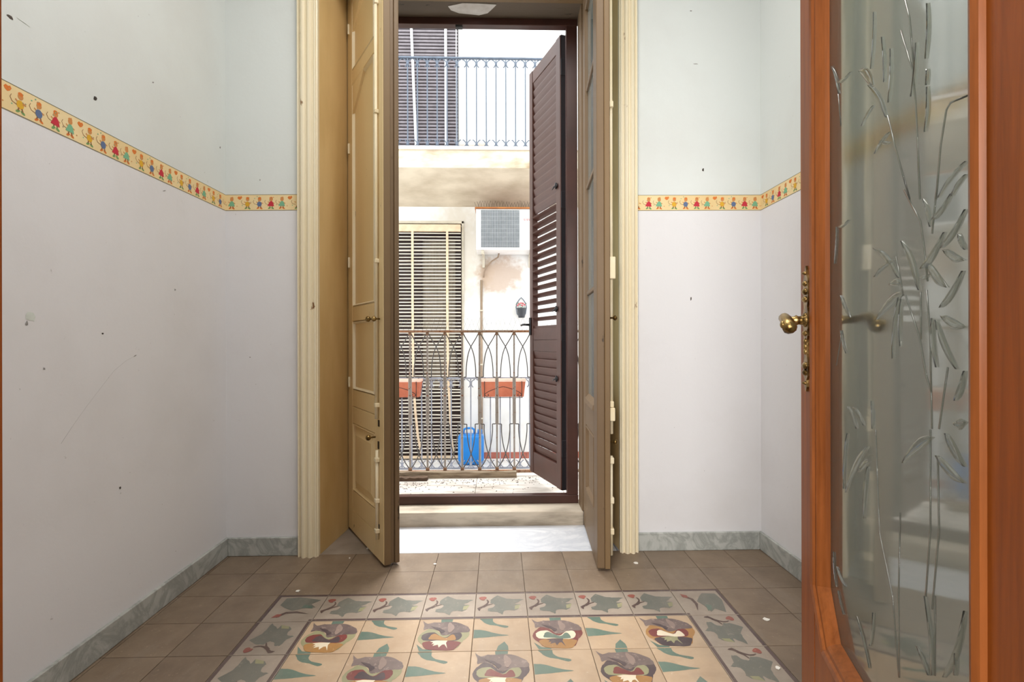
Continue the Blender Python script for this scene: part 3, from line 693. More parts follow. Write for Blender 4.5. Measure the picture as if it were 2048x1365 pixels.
# --- mahogany door with relief glass
HX, HY = 0.479, -2.182; dl = math.hypot(0.22, 0.685); ex, ey = 0.22 / dl, 0.685 / dl
d3 = empty('door_3', (HX, HY, 0.008), math.atan2(ey, ex)); fixed(d3, 'varnished mahogany door with bamboo relief glass, standing open', 'door')
DW, DT, DH = dl, 0.04, 2.10
G0, G1, GZ0, GZ1, CHX, CHZ = 0.110, DW - 0.095, 0.490, 1.985, 0.068, 0.088     # opening of the glazed panel
oct_ = [(G0 + CHX, GZ0), (G1 - CHX, GZ0), (G1, GZ0 + CHZ), (G1, GZ1 - CHZ), (G1 - CHX, GZ1), (G0 + CHX, GZ1), (G0, GZ1 - CHZ), (G0, GZ0 + CHZ)]
part(MB().bbox(0.0, G0, -DT, 0, 0, DH, 0.003, seg=1), 'stile', 'mahogany', d3)
part(MB().bbox(G1, DW, -DT, 0, 0, DH, 0.003, seg=1), 'stile', 'mahogany', d3)
part(MB().prism([(G0, 0), (G1, 0), (G1, GZ0 + CHZ), (G1 - CHX, GZ0), (G0 + CHX, GZ0), (G0, GZ0 + CHZ)], 'y', -DT + .0005, -.0005), 'rail', 'mahogany', d3)
part(MB().prism([(G0, DH), (G0, GZ1 - CHZ), (G0 + CHX, GZ1), (G1 - CHX, GZ1), (G1, GZ1 - CHZ), (G1, DH)], 'y', -DT + .0005, -.0005), 'rail', 'mahogany', d3)
def ring(b, pts, prof):
    """sweep profile (inset, y) round the closed polygon pts (counter-clockwise, x/z)"""
    n = len(pts); o = len(b.v); m_ = len(prof)
    for k in range(n):
        a, p, c_ = Vector(pts[k - 1]), Vector(pts[k]), Vector(pts[(k + 1) % n])
        e1 = (p - a).normalized(); e2 = (c_ - p).normalized(); n1 = Vector((-e1.y, e1.x)); n2 = Vector((-e2.y, e2.x))
        bis = n1 + n2; bis = bis / bis.dot(n1)
        for w, y in prof: q = p + bis * w; b.v.append((q.x, y, q.y))
    for k in range(n):
        for t in range(m_ - 1):
            a = o + k * m_ + t; c_ = o + ((k + 1) % n) * m_ + t
            b.face([a, a + 1, c_ + 1, c_])
    return b
GY = -0.018
part(ring(MB(), oct_, [(-0.006, 0.0), (-0.005, 0.005), (0.002, 0.008), (0.009, 0.006), (0.011, 0.002), (0.017, 0.001), (0.021, -0.003), (0.026, -0.011), (0.029, GY)]), 'glazing_bead', 'mahogany_bead', d3)
part(ring(MB(), oct_, [(0.027, GY - 0.005), (0.022, -0.036), (0.009, -0.046), (-0.006, -0.044), (-0.006, -0.04)]), 'glazing_bead', 'mahogany_bead', d3)
gp = [(x * 1.0, z) for x, z in oct_]
gl = part(MB().prism([((x - (G0 + G1) / 2) * 0.93 + (G0 + G1) / 2, (z - (GZ0 + GZ1) / 2) * 0.978 + (GZ0 + GZ1) / 2) for x, z in oct_], 'y', GY - 0.005, GY), 'glass_pane', 'door_glass', d3)
gl['label'] = 'grey relief glass cut with bamboo stems and leaves'
# pixel -> glass plane (local x, z)
nv = Vector((-ey, ex, 0)); pl0 = Vector((HX, HY, 0)) + nv * GY
def on_glass(x, y):
    d = ray(x, y); t = (pl0 - CAM).dot(nv) / d.dot(nv); p = CAM + d * t
    return ((p - Vector((HX, HY, 0))).dot(Vector((ex, ey, 0))), p.z - 0.008)
ZA, ZBc, ZC = (1500, 0, 3.4124), (1500, 380, 2.843), (1500, 860, 2.7026)
leaves = [(ZA, l) for l in [(935, 800, 810, 580, 40), (840, 580, 745, 480, 60), (845, 720, 765, 860, 20), (960, 900, 855, 1050, 30), (830, 470, 850, 80, 14), (920, 560, 905, 250, 26), (610, 640, 560, 450, 22), (590, 560, 690, 490, 20), (1480, 1100, 1290, 1350, 30), (1480, 1190, 1380, 1340, 30), (1200, 900, 1215, 590, 26), (1210, 580, 1215, 470, 22), (1205, 400, 1215, 20, 24), (1105, 660, 1140, 290, 20), (950, 700, 965, 330, 24), (890, 960, 970, 970, 22)]]
leaves += [(ZBc, l) for l in [(850, 500, 705, 330, 36), (830, 400, 710, 495, 24), (965, 570, 865, 290, 55), (975, 450, 1110, 240, 50), (1090, 330, 1230, 110, 40), (1010, 415, 1125, 555, 52), (860, 530, 795, 540, 35), (880, 585, 720, 740, 55), (850, 610, 815, 960, 25), (865, 620, 860, 890, 20), (520, 600, 575, 725, 24), (1085, 670, 1215, 460, 45), (1090, 715, 1230, 780, 45), (1040, 730, 1065, 1010, 40), (1060, 740, 1180, 1020, 45), (1105, 340, 1225, 400, 40), (1190, 250, 1230, 340, 30), (1030, 210, 990, 50, 30), (1040, 170, 1150, 20, 34), (1170, 1200, 1225, 1030, 50), (520, 800, 550, 930, 18), (485, 420, 495, 210, 14), (500, 210, 565, 170, 16), (700, 1360, 695, 1200, 35), (610, 1360, 560, 1230, 26), (650, 1340, 590, 1235, 22), (970, 500, 1030, 480, 18), (1165, 1330, 1230, 1320, 50)]]
leaves += [(ZC, l) for l in [(990, 40, 830, 180, 55), (1060, 20, 1165, 200, 60), (1010, 140, 1165, 290, 50), (640, 90, 520, 340, 40), (650, 170, 590, 230, 36), (640, 200, 620, 480, 45), (530, 20, 510, 320, 30), (455, 660, 470, 850, 14), (470, 740, 520, 850, 16), (650, 1170, 670, 990, 18), (650, 1290, 580, 1010, 20), (990, 1330, 950, 900, 35), (1050, 1340, 1165, 980, 38), (970, 1330, 905, 1170, 30), (1110, 1330, 1115, 1210, 20), (480, 870, 510, 1000, 10)]]
INX0, INX1, INZ0, INZ1 = G0 + 0.032, G1 - 0.032, GZ0 + 0.03, GZ1 - 0.03
for (ox, oy, sc), (x0, y0, x1, y1, w) in leaves:
    A = Vector(on_glass(ox + x0 / sc, oy + y0 / sc)); B = Vector(on_glass(ox + x1 / sc, oy + y1 / sc))
    wa = (Vector(on_glass(ox + x0 / sc, oy + (y0 + w / 2) / sc)) - Vector(on_glass(ox + x0 / sc, oy + (y0 - w / 2) / sc))).length
    d = (B - A); n = Vector((-d.y, d.x)).normalized(); wa = max(wa * 1.3, 0.005); bend = d.length * 0.06
    b = MB(); N = 7
    for k in range(N):
        t = k / (N - 1); p = A + d * t + n * bend * math.sin(PI * t); hw = wa / 2 * (math.sin(PI * (t ** 0.8)) ** 0.8 if 0 < t < 1 else 0.02)
        for s in (-1, -0.45, 0, 0.45, 1):
            q = p + n * hw * s; q.x = min(max(q.x, INX0), INX1); q.y = min(max(q.y, INZ0), INZ1)
            b.v.append((q.x, GY + {1: 0.0002, 0.45: 0.0022, 0: 0.0012}[abs(s)], q.y))
    for k in range(N - 1):
        for s in range(4): a = k * 5 + s; b.face([a, a + 1, a + 6, a + 5], 0, True)
    part(b, 'bamboo_leaf', 'leaf_glass', gl)
stems = [(ZA, [(940, 790), (990, 1000), (1090, 1360)]), (ZA, [(1160, 1360), (1140, 900), (1130, 700), (1110, 480), (1030, 210)]), (ZA, [(1270, 1360), (1300, 1000), (1340, 750), (1370, 700), (1480, 655)]), (ZA, [(1060, 0), (1090, 130), (1120, 480)]), (ZA, [(600, 620), (620, 860)]),
         (ZBc, [(875, 0), (970, 180), (990, 330), (1010, 520)]), (ZBc, [(1060, 0), (1035, 250)]), (ZBc, [(885, 600), (965, 840), (1000, 1050), (1030, 1150), (1035, 1360)]), (ZBc, [(970, 580), (972, 850)]), (ZBc, [(1125, 1010), (1100, 1180), (1075, 1360)]), (ZBc, [(830, 380), (860, 530), (870, 600)]), (ZBc, [(1005, 570), (1025, 850), (1030, 1150)]), (ZBc, [(525, 800), (490, 1000)]),
         (ZC, [(680, 0), (690, 300), (700, 560), (770, 900), (805, 1340)]), (ZC, [(812, 450), (803, 900), (808, 1340)]), (ZC, [(975, 0), (975, 540), (950, 900)]), (ZC, [(1015, 150), (1022, 550), (985, 970)]), (ZC, [(1000, 900), (1000, 1330)])]
for (ox, oy, sc), pl in stems:
    P = [on_glass(ox + x / sc, oy + y / sc) for x, y in pl]
    part(MB().tube([(min(max(x, INX0), INX1), GY - 0.0002, min(max(z, INZ0), INZ1)) for x, z in P], 0.0011, 6), 'bamboo_stem', 'leaf_glass', gl)
# handle set on both faces
hxp, hz = DW - 0.052, 1.064
def plate(y0, sg):
    out = []; prof = [(.936, .002), (.945, .008), (.958, .006), (.966, .014), (.985, .017), (1.0, .012), (1.008, .0085), (1.035, .0085), (1.042, .014), (1.052, .012), (1.058, .017), (1.075, .019), (1.09, .014), (1.098, .011), (1.106, .015), (1.13, .018), (1.15, .015), (1.158, .009), (1.166, .006), (1.176, .001)]
    pts = [(hxp + w, z - .008) for z, w in prof] + [(hxp - w, z - .008) for z, w in prof[::-1]]
    b = MB(); b.prism(pts, 'y', y0, y0 + sg * .004)
    for z, r_ in ((.972, .010), (.985, .012), (1.047, .009), (1.066, .012), (1.08, .011), (1.112, .010), (1.127, .011), (1.142, .009), (.952, .006), (1.162, .006)): b.ell((hxp, y0 + sg * .004, z - .008), r_, .006, r_ * .62)
    for z in (1.012, 1.022, 1.032): b.ell((hxp, y0 + sg * .004, z - .008), .006, .004, .006)
    return b
def lever(y0, sg):
    b = MB(); b.lathe([(.013, 0), (.013, .006), (.009, .009), (.008, .016), (.0105, .020), (.0075, .024), (.0075, .044), (.002, .046)] if sg > 0 else [(.002, -.046), (.0075, -.044), (.0075, -.024), (.0105, -.020), (.008, -.016), (.009, -.009), (.013, -.006), (.013, 0)], (hxp, y0, hz), 'y', 12)
    pth = [(0, .036, 0), (-.010, .044, .002), (-.026, .048, .004), (-.044, .049, .004), (-.062, .049, -.002), (-.076, .049, -.010), (-.086, .049, -.017), (-.092, .048, -.020)]
    b.tube([(hxp + x, y0 + sg * y, hz + z) for x, y, z in pth], [.0065, .0078, .0078, .0088, .010, .0120, .0120, .005], 10)
    b.ell((hxp - .080, y0 + sg * .060, hz - .010), .008, .004, .007)
    return b
part(plate(0.0, 1), 'lock_plate', 'brass', d3); part(lever(0.0, 1), 'lever_handle', 'brass', d3)
part(plate(-DT, -1), 'lock_plate', 'brass', d3); part(lever(-DT, -1), 'lever_handle', 'brass', d3)

# ================================================================== BALCONY OUTSIDE THE DOOR
BZ = 0.08
b = MB(); b.box(-1.15, 1.05, YE + .001, 1.20, -0.10, BZ - 0.022); bal = fixed(b.build('floor_balcony', 'step', loc=(0, 0, 0)), 'narrow balcony floor of pale stone slabs littered with debris', 'balcony floor')
for x0, x1 in ((-1.15, -0.62), (-0.618, -0.058), (-0.056, 0.50), (0.502, 1.05)): MB().bbox(x0, x1, YE + .001, 1.20, BZ - 0.021, BZ, 0.002, seg=1).build('paving_slab', 'slab', bal)
M['debris'] = plain('dark_leaf_litter', '3b322c', '6a5a4c', 40, 0.95, lo=.3, hi=.6)
db = MB(); rd = random.Random(11)
for k in range(360):
    if k < 300: x = rd.uniform(-0.75, 0.42); y = 1.035 - abs(rd.gauss(0, 0.09)) - 0.01 - (.06 if x < -.37 else 0)
    else: x = rd.uniform(-0.75, 0.45); y = rd.uniform(0.6, 1.0)
    if x > 0.22: y = min(y + .05, 1.09)
    if (x < 0.235 and y > 1.045) or (x < -0.37 and y > 0.978): continue
    w = rd.uniform(.0012, .0042) * (1.3 if k % 9 == 0 else 1); l = w * rd.uniform(1, 3.0); a = rd.uniform(0, PI); h = rd.uniform(.001, .005); o = len(db.v)
    cs, sn = math.cos(a), math.sin(a)
    for u, v, z in ((-l, 0, 0), (0, -w, 0), (l, 0, 0), (0, w, 0), (0, 0, h)): db.v.append((x + u * cs - v * sn, y + u * sn + v * cs, BZ + .0003 + z))
    for q in ((0, 1, 4), (1, 2, 4), (2, 3, 4), (3, 0, 4)): db.face([o + t for t in q])
tag(db.build('leaf_litter', 'debris'), 'dark crumbs and leaf litter scattered over the balcony slabs', 'debris', kind='stuff')

# weathered planks
M['old_timber'] = plain('weathered_timber', 'a8977f', '6a5845', 10, 0.85, bump=0.5, stretch=(0.6, 6, 6))
M['rot_timber'] = plain('rotten_timber', '6f5845', '3f3025', 12, 0.9, bump=0.6, stretch=(0.6, 5, 5))
def plank(x0, x1, y0, y1, z0, z1, mat, seed, label):
    rr = random.Random(seed); n = 15; b = MB()
    for k in range(n):
        t = k / (n - 1); x = x0 + (x1 - x0) * t; w = lambda a: rr.uniform(-a, a); rag = 0.012 if k == 0 else 0.002
        b.v += [(x + w(rag), y0 + w(.004), z0), (x + w(rag), y1 + w(.003), z0), (x + w(rag), y1 + w(.003), z1 + w(.003)), (x + w(rag), y0 + w(.005), z1 + w(.005))]
    for k in range(n - 1):
        for s in range(4): a = 4 * k + s; c_ = 4 * k + (s + 1) % 4; b.face([a, a + 4, c_ + 4, c_])
    b.face([0, 1, 2, 3]); e = 4 * (n - 1); b.face([e + 3, e + 2, e + 1, e])
    tag(b.build('wooden_plank', mat), label, 'plank')
plank(-0.80, 0.217, 1.062, 1.098, BZ, BZ + 0.042, 'old_timber', 3, 'long weathered grey timber lying along the foot of the rusty railing')
plank(-0.80, -0.395, 0.995, 1.045, BZ, BZ + 0.022, 'rot_timber', 5, 'short dark rotten timber lying on the balcony slabs')

# near railing
M['rail_paint'] = worn('grey_paint_rust', 'a7a099', '8f867c', '8a4f28', 9, 0.60, 0.55)
M['rust'] = worn('rusty_iron', '8d7a66', '9a6238', '6b3a1c', 14, 0.56, 0.7)
M['wire'] = plain('grey_wire', '63605e', '524c48', 20, 0.5, 0.2)
YR = 1.118
rl = tag(empty('balcony_railing', (-0.1, YR, BZ)), 'rusty grey iron railing with crossing arched wires on the near balcony', 'railing')
XP0, DP = -0.5305, 0.1222
xs = [XP0 + DP * k for k in range(-4, 12)]
MB().bbox(-1.12, 1.02, YR - 0.016, YR + 0.016, 1.094, 1.108, 0.003, seg=1).build('top_rail', 'rust', rl)
MB().bbox(-1.12, 1.02, YR - 0.012, YR + 0.012, 0.103, 0.122, 0.003, seg=1).build('bottom_rail', 'rust', rl)
pm = MB(); pm.box(-.006, .006, -.006, .006, .122, 1.094).bbox(-.0115, .0115, -.0085, .0085, .447, .780, .002, seg=1); pme = pm.mesh('post', 'rail_paint')
cm = MB(); cm.bbox(-.012, .012, -.010, .010, .122, .142, .002, seg=1); cme = cm.mesh('rust_collar', 'rust')
tme = MB().bbox(-.010, .010, -.010, .010, 1.075, 1.094, .002, seg=1).mesh('top_collar', 'rust')
km = MB(); km.bbox(-.0135, .0135, -.0105, .0105, .622, .648, .003, seg=1); kme = km.mesh('mid_collar', 'rail_paint')
def wave(pts, sg):
    return MB().tube([(sg * t * DP, 0, z) for t, z in pts], 0.0036, 6)
def smooth(pts, n=4):
    out = []
    for k in range(len(pts) - 1):
        p0, p1, p2, p3 = pts[max(k - 1, 0)], pts[k], pts[k + 1], pts[min(k + 2, len(pts) - 1)]
        for j in range(n):
            t = j / n
            out.append(tuple(0.5 * ((2 * b_) + (-a + c_) * t + (2 * a - 5 * b_ + 4 * c_ - d_) * t * t + (-a + 3 * b_ - 3 * c_ + d_) * t ** 3) for a, b_, c_, d_ in zip(p0, p1, p2, p3)))
    return out + [tuple(pts[-1])]
UW = smooth([(.06, 1.088), (.25, 1.045), (.51, .992), (.66, .94), (.74, .88), (.775, .83), (.78, .782)], 3) + [(.785, .779), (.93, .777)]
LW = [(.07, .447), (.255, .446)] + smooth([(.262, .443), (.262, .39), (.345, .31), (.5, .236), (.72, .178), (.95, .136)], 3)
wm = {(k, s): wave(p, s).mesh('arch_wire', 'wire') for k, p in (('u', UW), ('l', LW)) for s in (1, -1)}
for x in xs:
    p = inst('post', pme, rl, (x + 0.1, 0, -BZ)); inst('collar', cme, p); inst('collar', kme, p); inst('collar', tme, p)
for k in range(len(xs) - 1):
    for kk in 'ul':
        inst('arch_wire', wm[(kk, 1)], rl, (xs[k] + 0.1, -0.001, -BZ)); inst('arch_wire', wm[(kk, -1)], rl, (xs[k + 1] + 0.1, 0.006, -BZ))
# spike strip along the top rail
def spikes(x0, x1, y, z, pitch, h, r_, seed):
    rr = random.Random(seed); b = MB(); x = x0
    while x < x1:
        for a in (-0.35, 0.35):
            b.tube([(x, y, z), (x + a * h + rr.uniform(-.006, .006), y + rr.uniform(-.03, .03), z + h * rr.uniform(.85, 1.1))], r_, 3)
        x += pitch * rr.uniform(.85, 1.15)
    return b
sp = tag(empty('bird_spikes', (-0.05, YR, 1.108)), 'thin wire bird spikes standing along the near railing top', 'bird spikes')
MB().box(-1.1, 1.0, YR - 0.010, YR + 0.010, 1.108, 1.111).build('strip', 'wire', sp)
o = spikes(-1.08, 0.98, YR, 1.111, 0.032, 0.085, 0.0007, 4).build('spike_wires', 'wire', sp); o['kind'] = 'stuff'

# ------------------------------------------------------------------ louvred shutter
sx, sy = 0.308 - 0.466, 1.028 - 0.563; SL = math.hypot(sx, sy)
sh = tag(empty('louvred_shutter', (0.466, 0.563, 0.134), math.atan2(sy, sx)), 'dark brown louvred shutter leaf swung out over the balcony', 'shutter')
SH, ST = 2.742, 0.042
# local: x along the leaf from hinge, visible face at y=+ (towards -X in the world)
part(MB().bbox(0, 0.062, -ST, 0, 0, SH, 0.004), 'stile', 'shutter', sh)
part(MB().bbox(SL - 0.052, SL, -ST, 0, 0, SH, 0.004), 'stile', 'shutter', sh)
for z0, z1 in ((0.0, 0.145), (0.83, 0.985), (2.655, SH)): part(MB().bbox(0.062, SL - 0.052, -ST + .004, -.004, z0, z1, 0.004), 'rail', 'shutter', sh)
part(MB().box(0.062, SL - 0.052, -0.022, -0.012, 0.985, 1.0).box(0.062, SL - 0.052, -0.026, -0.004, 0.905, 0.909), 'rail_fillet', 'shutter', sh)
def slat_mesh(w, ang, th=0.007):
    b = MB(); n = 8; P = []
    for k in range(n):
        a = 2 * PI * k / n; P.append((math.cos(a) * w / 2, math.sin(a) * th / 2))
    ca, sa = math.cos(ang), math.sin(ang)
    b.prism([(y * ca - z * sa, y * sa + z * ca) for y, z in P], 'x', 0.063, SL - 0.053); return b.mesh('slat', 'shutter')
closed = slat_mesh(0.060, math.radians(76)); opened = slat_mesh(0.052, math.radians(24))
for k in range(16): inst('slat', closed, sh, (0, -0.016, 2.655 - 0.056 * (k + .5)))
for k in range(14): inst('slat', opened, sh, (0, -0.021, 1.755 - 0.0525 * (k + .5)))
for k in range(13): inst('slat', closed, sh, (0, -0.016, 0.83 - 0.0525 * (k + .5)))
part(MB().box(0.058, 0.062, -0.03, -0.01, 1.0, 1.76), 'louvre_track', 'frame_brown', sh)
for z in (1.845, 1.095, 0.67):
    kb = MB(); kb.lathe([(.012, 0), (.014, .004), (.010, .010), (.004, .014)], (0.045, 0, z), 'y', 10); kb.tube([(0.045, .010, z), (0.060, .016, z - .006), (0.085, .014, z - .014)], [.005, .005, .003], 6)
    kb.tube([(0.045, .008, z + .018), (0.045, .010, z), (0.045, .008, z - .020)], [.004, .008, .005], 6)
    part(kb, 'louvre_knob', 'black', sh)
hb = MB(); hb.bbox(SL - 0.035, SL - 0.012, 0, 0.012, 0.94, 1.06, 0.003); hb.tube([(SL - 0.023, 0.012, 1.01), (SL - 0.023, 0.045, 1.012), (SL - 0.002, 0.05, 1.012), (SL + 0.03, 0.05, 1.008)], .0075, 8)
part(hb, 'shutter_handle', 'black', sh)
for z in (0.25, 0.95, 1.75, 2.55):
    part(MB().bbox(-0.006, 0.0, -ST + .004, -.004, z - .05, z + .05, .001, seg=1), 'hinge_leaf', 'black', sh)
part(MB().box(-0.003, 0.0, -ST + 0.006, -0.006, 0.0, SH), 'edge_channel', 'black', sh)

# ================================================================== HOUSE ACROSS THE COURT
YW, YFR, FZ = 3.70, 3.20, -0.387
t = NT('stained_plaster')
sepn = t.n.new('ShaderNodeSeparateXYZ'); t.lk(t.co, sepn.inputs[0])
def blob(cx, cz, rx, rz, soft=0.6):
    dx = t.math('DIVIDE', t.math('SUBTRACT', sepn.outputs['X'], cx), rx); dz = t.math('DIVIDE', t.math('SUBTRACT', sepn.outputs['Z'], cz), rz)
    r2 = t.math('ADD', t.math('MULTIPLY', dx, dx), t.math('MULTIPLY', dz, dz))
    n_ = t.math('MULTIPLY', t.math('SUBTRACT', t.noise(5, 6, 0.65), 0.5), 2.6)
    return t.ramp(t.math('ADD', r2, n_), 1.0, 1.0 - soft)
col = t.mix(t.ramp(t.noise(2.2, 6, .6), .4, .75), hx('e4e3e1'), hx('d3cfc9'))
col = t.mix(t.math('MULTIPLY', blob(-0.35, 2.2, 0.42, 0.95, .9), 0.55), col, hx('c3b5a0'))
col = t.mix(t.math('MULTIPLY', blob(0.13, 1.85, 0.32, 0.26), 0.60), col, hx('a9825f'))
col = t.mix(t.math('MULTIPLY', blob(-0.2, 3.28, 0.5, 0.16), 0.7), col, hx('a98865'))
t.bump(t.noise(18, 6), .15, .01)
M['far_wall'] = t.fin(col, .85)
M['slab_edge'] = plain('stained_cornice', 'ddd0bd', '9c8465', 3.0, .85, bump=.2, stretch=(1, 1, 2.5), lo=.45, hi=.75)
M['soffit'] = plain('soffit_plaster', 'd0c3ae', 'b0a18b', 2.4, .85, bump=.15, stretch=(1, 2, 1))
M['slat_wood'] = plain('cream_slat', 'e8e0d2', 'd6cbb9', 10, .6, rnd=True)
M['slat_grey'] = plain('grey_slat', '857d82', '726a6f', 10, .6, rnd=True)
M['tape'] = plain('cream_tape', 'dcc6a8', 'cbb091', 14, .7)
M['white_tube'] = plain('white_tube', 'f0f0f0', 'e2e2e4', 8, .4)
M['dark_frame'] = plain('dark_window_wood', '2e1d19', '3d2720', 6, .5)
M['curtain'] = plain('taupe_curtain', '8d8173', '75695c', 6, .8, stretch=(6, 1, .4))
M['stone_trim'] = plain('stone_trim', 'cfc6b4', 'b7ad9b', 6, .8)
M['far_rail'] = plain('blue_grey_iron', '6a7484', '565e6c', 12, .5, .2)
M['far_rail_pale'] = plain('pale_grey_iron', '8f929c', '7a7a84', 12, .5, .2)
M['terracotta'] = plain('terracotta', 'b8674a', 'a4573c', 8, .75)
M['terra_rim'] = plain('pale_rim', 'd6b5a4', 'c79d8a', 8, .75)
M['blue_plastic'] = plain('blue_plastic', '1583d6', '0f74c4', 3, .35)
M['red_tile'] = plain('red_skirting_tile', 'b56a5a', 'a05a4a', 7, .6)
M['far_floor'] = plain('far_balcony_floor', 'e4e2e0', 'd2ccc6', 5, .7)
M['ac_white'] = plain('air_unit_enamel', 'f1efee', 'e4e1de', 4, .4)
M['ac_dark'] = plain('air_unit_coil', '5d6064', '6f7276', 30, .5, .3)
M['ac_fin'] = plain('air_unit_fin', 'b9bcc0', 'a6aaae', 12, .4, .4)
M['rust_orange'] = plain('rusty_sheet', 'a9682e', '8b4f22', 8, .7)
M['foliage'] = plain('leaf_green', '4f7a3c', '3c5f30', 20, .6)
M['petal'] = plain('red_petal', 'c2384a', 'd8707a', 25, .6)
M['pot_dark'] = plain('dark_pot', '3a3d42', '2c2e33', 8, .5)
M['pipe'] = plain('brown_conduit', '9a8570', '86705a', 10, .6)

DXa, DXb, DZT = -1.30, -0.345, 2.45         # lower door opening
UXa, UXb = -1.30, -0.385                     # upper door opening
UZ0, UZT = 3.177, 5.0
fw = MB()
for x0, x1, z0, z1 in ((-5, DXa, -4, 5.15), (DXb, 5, -4, FZ), (DXb, 5, FZ, UZ0), (DXb + 0.0, 5, UZ0, 5.15), (DXa, DXb, -4, FZ), (DXa, DXb, DZT, UZ0), (DXa, DXb, UZT, 5.15)):  # unseen top kept low so more sky light reaches the doorway
    fw.box(x0, x1, YW, YW + 0.3, z0, z1)
fw.box(UXb, DXb, YW, YW + .001, UZ0, UZT)
far = fixed(fw.build('wall_opposite', 'far_wall', loc=(0, 0, 0)), 'stained white plaster house wall across the court', 'wall')
b = MB(); b.box(-5, 5, YE, 9, -4.1, -4.0); fixed(b.build('floor_court', 'step', loc=(0, 0, 0)), 'stone paved ground of the narrow court below', 'ground')
# slabs
b = MB(); b.prism([(YFR - .06, UZ0), (YFR - .06, 3.140), (YFR - .04, 3.136), (YFR - .04, 2.938), (YW, 2.656), (YW, UZ0)], 'x', -4, 4)
us = fixed(b.build('floor_upper_balcony', 'soffit', loc=(0, 0, 0)), 'underside and edge of the stained upper balcony across the court', 'balcony slab')
MB().box(-4, 4, YFR - .062, YW, UZ0 - 0.034, UZ0 + .002).build('slab_lip', 'white_tube', us)
MB().box(-4, 4, YFR - .046, YFR - .0395, 2.945, 3.139).build('slab_fascia', 'slab_edge', us)
b = MB(); b.prism([(YFR - .06, FZ), (YFR - .06, FZ - .24), (YW, FZ - .5), (YW, FZ)], 'x', -4, 4); fixed(b.build('floor_lower_balcony', 'far_floor', loc=(0, 0, 0)), 'pale floor of the lower balcony across the court', 'balcony slab')
sk = empty('baseboard_opposite', (0, YW, FZ)); fixed(sk, 'row of red skirting tiles at the foot of the opposite wall', 'baseboard')
for k in range(9): MB().bbox(DXb + .02 + k * .25, DXb + .02 + k * .25 + .247, YW - .012, YW, FZ, FZ + .075, .002, seg=1).build('skirting_tile', 'red_tile', sk)

# stone trim and dark door behind the lower blind
tr = fixed(empty('trim_8', (-0.82, YW, FZ)), 'pale stone trim round the balcony door across the court', 'door surround')
MB().bbox(DXb - .004, DXb + .022, YW - .02, YW + .1, FZ, DZT + .03, .003, seg=1).build('jamb', 'stone_trim', tr)
MB().bbox(DXa, DXb + .022, YW - .02, YW + .1, DZT, DZT + .03, .003, seg=1).build('lintel', 'stone_trim', tr)
dd = fixed(empty('door_4', (-0.82, YW + .16, FZ)), 'dark wooden balcony door seen through the cream slatted blind', 'door')
MB().box(DXa, -0.845, YW + .16, YW + .2, FZ, DZT).build('stile', 'dark_frame', dd)
MB().box(-0.44, DXb, YW + .16, YW + .2, FZ, DZT).build('stile', 'dark_frame', dd)
MB().box(-0.845, -0.44, YW + .16, YW + .2, 2.30, DZT).box(-0.845, -0.44, YW + .16, YW + .2, FZ, 0.45).box(-0.845, -.44, YW + .155, YW + .2, 1.0, 1.06).build('rail', 'dark_frame', dd)
MB().box(-0.845, -0.44, YW + .18, YW + .19, 0.45, 2.30).build('curtained_pane', 'curtain', dd)
ud = fixed(empty('door_5', (-0.84, YW + .16, UZ0)), 'dark upper balcony door behind the grey blind', 'door')
MB().box(UXa, DXb, YW + .16, YW + .2, UZ0, UZT).build('door_panel', 'dark_frame', ud)

# lower blind of separate slats
YB = YW - 0.05
bl = tag(empty('slatted_blind', (-0.82, YB, FZ)), 'cream wooden slatted blind hanging in front of the dark door across the court', 'blind')
MB().bbox(DXa - .0, DXb - .012, YB - .02, YB + .03, 2.345, 2.43, .003, seg=1).build('head_board', 'tape', bl)
sm = MB().bbox(-.47, .465, -.014, .014, -.0048, .0048, .002, seg=1).mesh('slat', 'slat_wood'); rb = random.Random(5)
z = 2.325; k = 0
while z > FZ + .06:
    low = max(0.0, (0.9 - z) / 1.2)
    inst('slat', sm, bl, (0.0, rb.uniform(-.003, .003), z - FZ), (rb.uniform(-.3, .3), rb.uniform(-.006, .006) * (1 + 2.5 * low) + (0.02 if k % 7 == 3 and low > .1 else 0), 0))
    z -= 0.0412 if z > 0.95 else 0.0412 * rb.uniform(.8, 1.15); k += 1
MB().bbox(DXa, DXb - .012, YB - .016, YB + .016, FZ + .02, FZ + .05, .003, seg=1).build('bottom_bar', 'tape', bl)
for x, dx in ((-0.93, .10), (-0.517, .07)):
    path = [(x, 2.40), (x, 1.5), (x + .004, 0.9), (x + .012, .5), (x + .03, .2), (x + dx * .6, -.1), (x + dx, FZ + .08)]
    b = MB(); o = 0
    for px, pz in path: b.v += [(px - .014, YB - .021, pz), (px + .014, YB - .021, pz), (px + .014, YB - .018, pz), (px - .014, YB - .018, pz)]
    for k in range(len(path) - 1):
        for s in range(4): a = 4 * k + s; c_ = 4 * k + (s + 1) % 4; b.face([a, c_, c_ + 4, a + 4][::-1])
    b.build('ladder_tape', 'tape', bl)
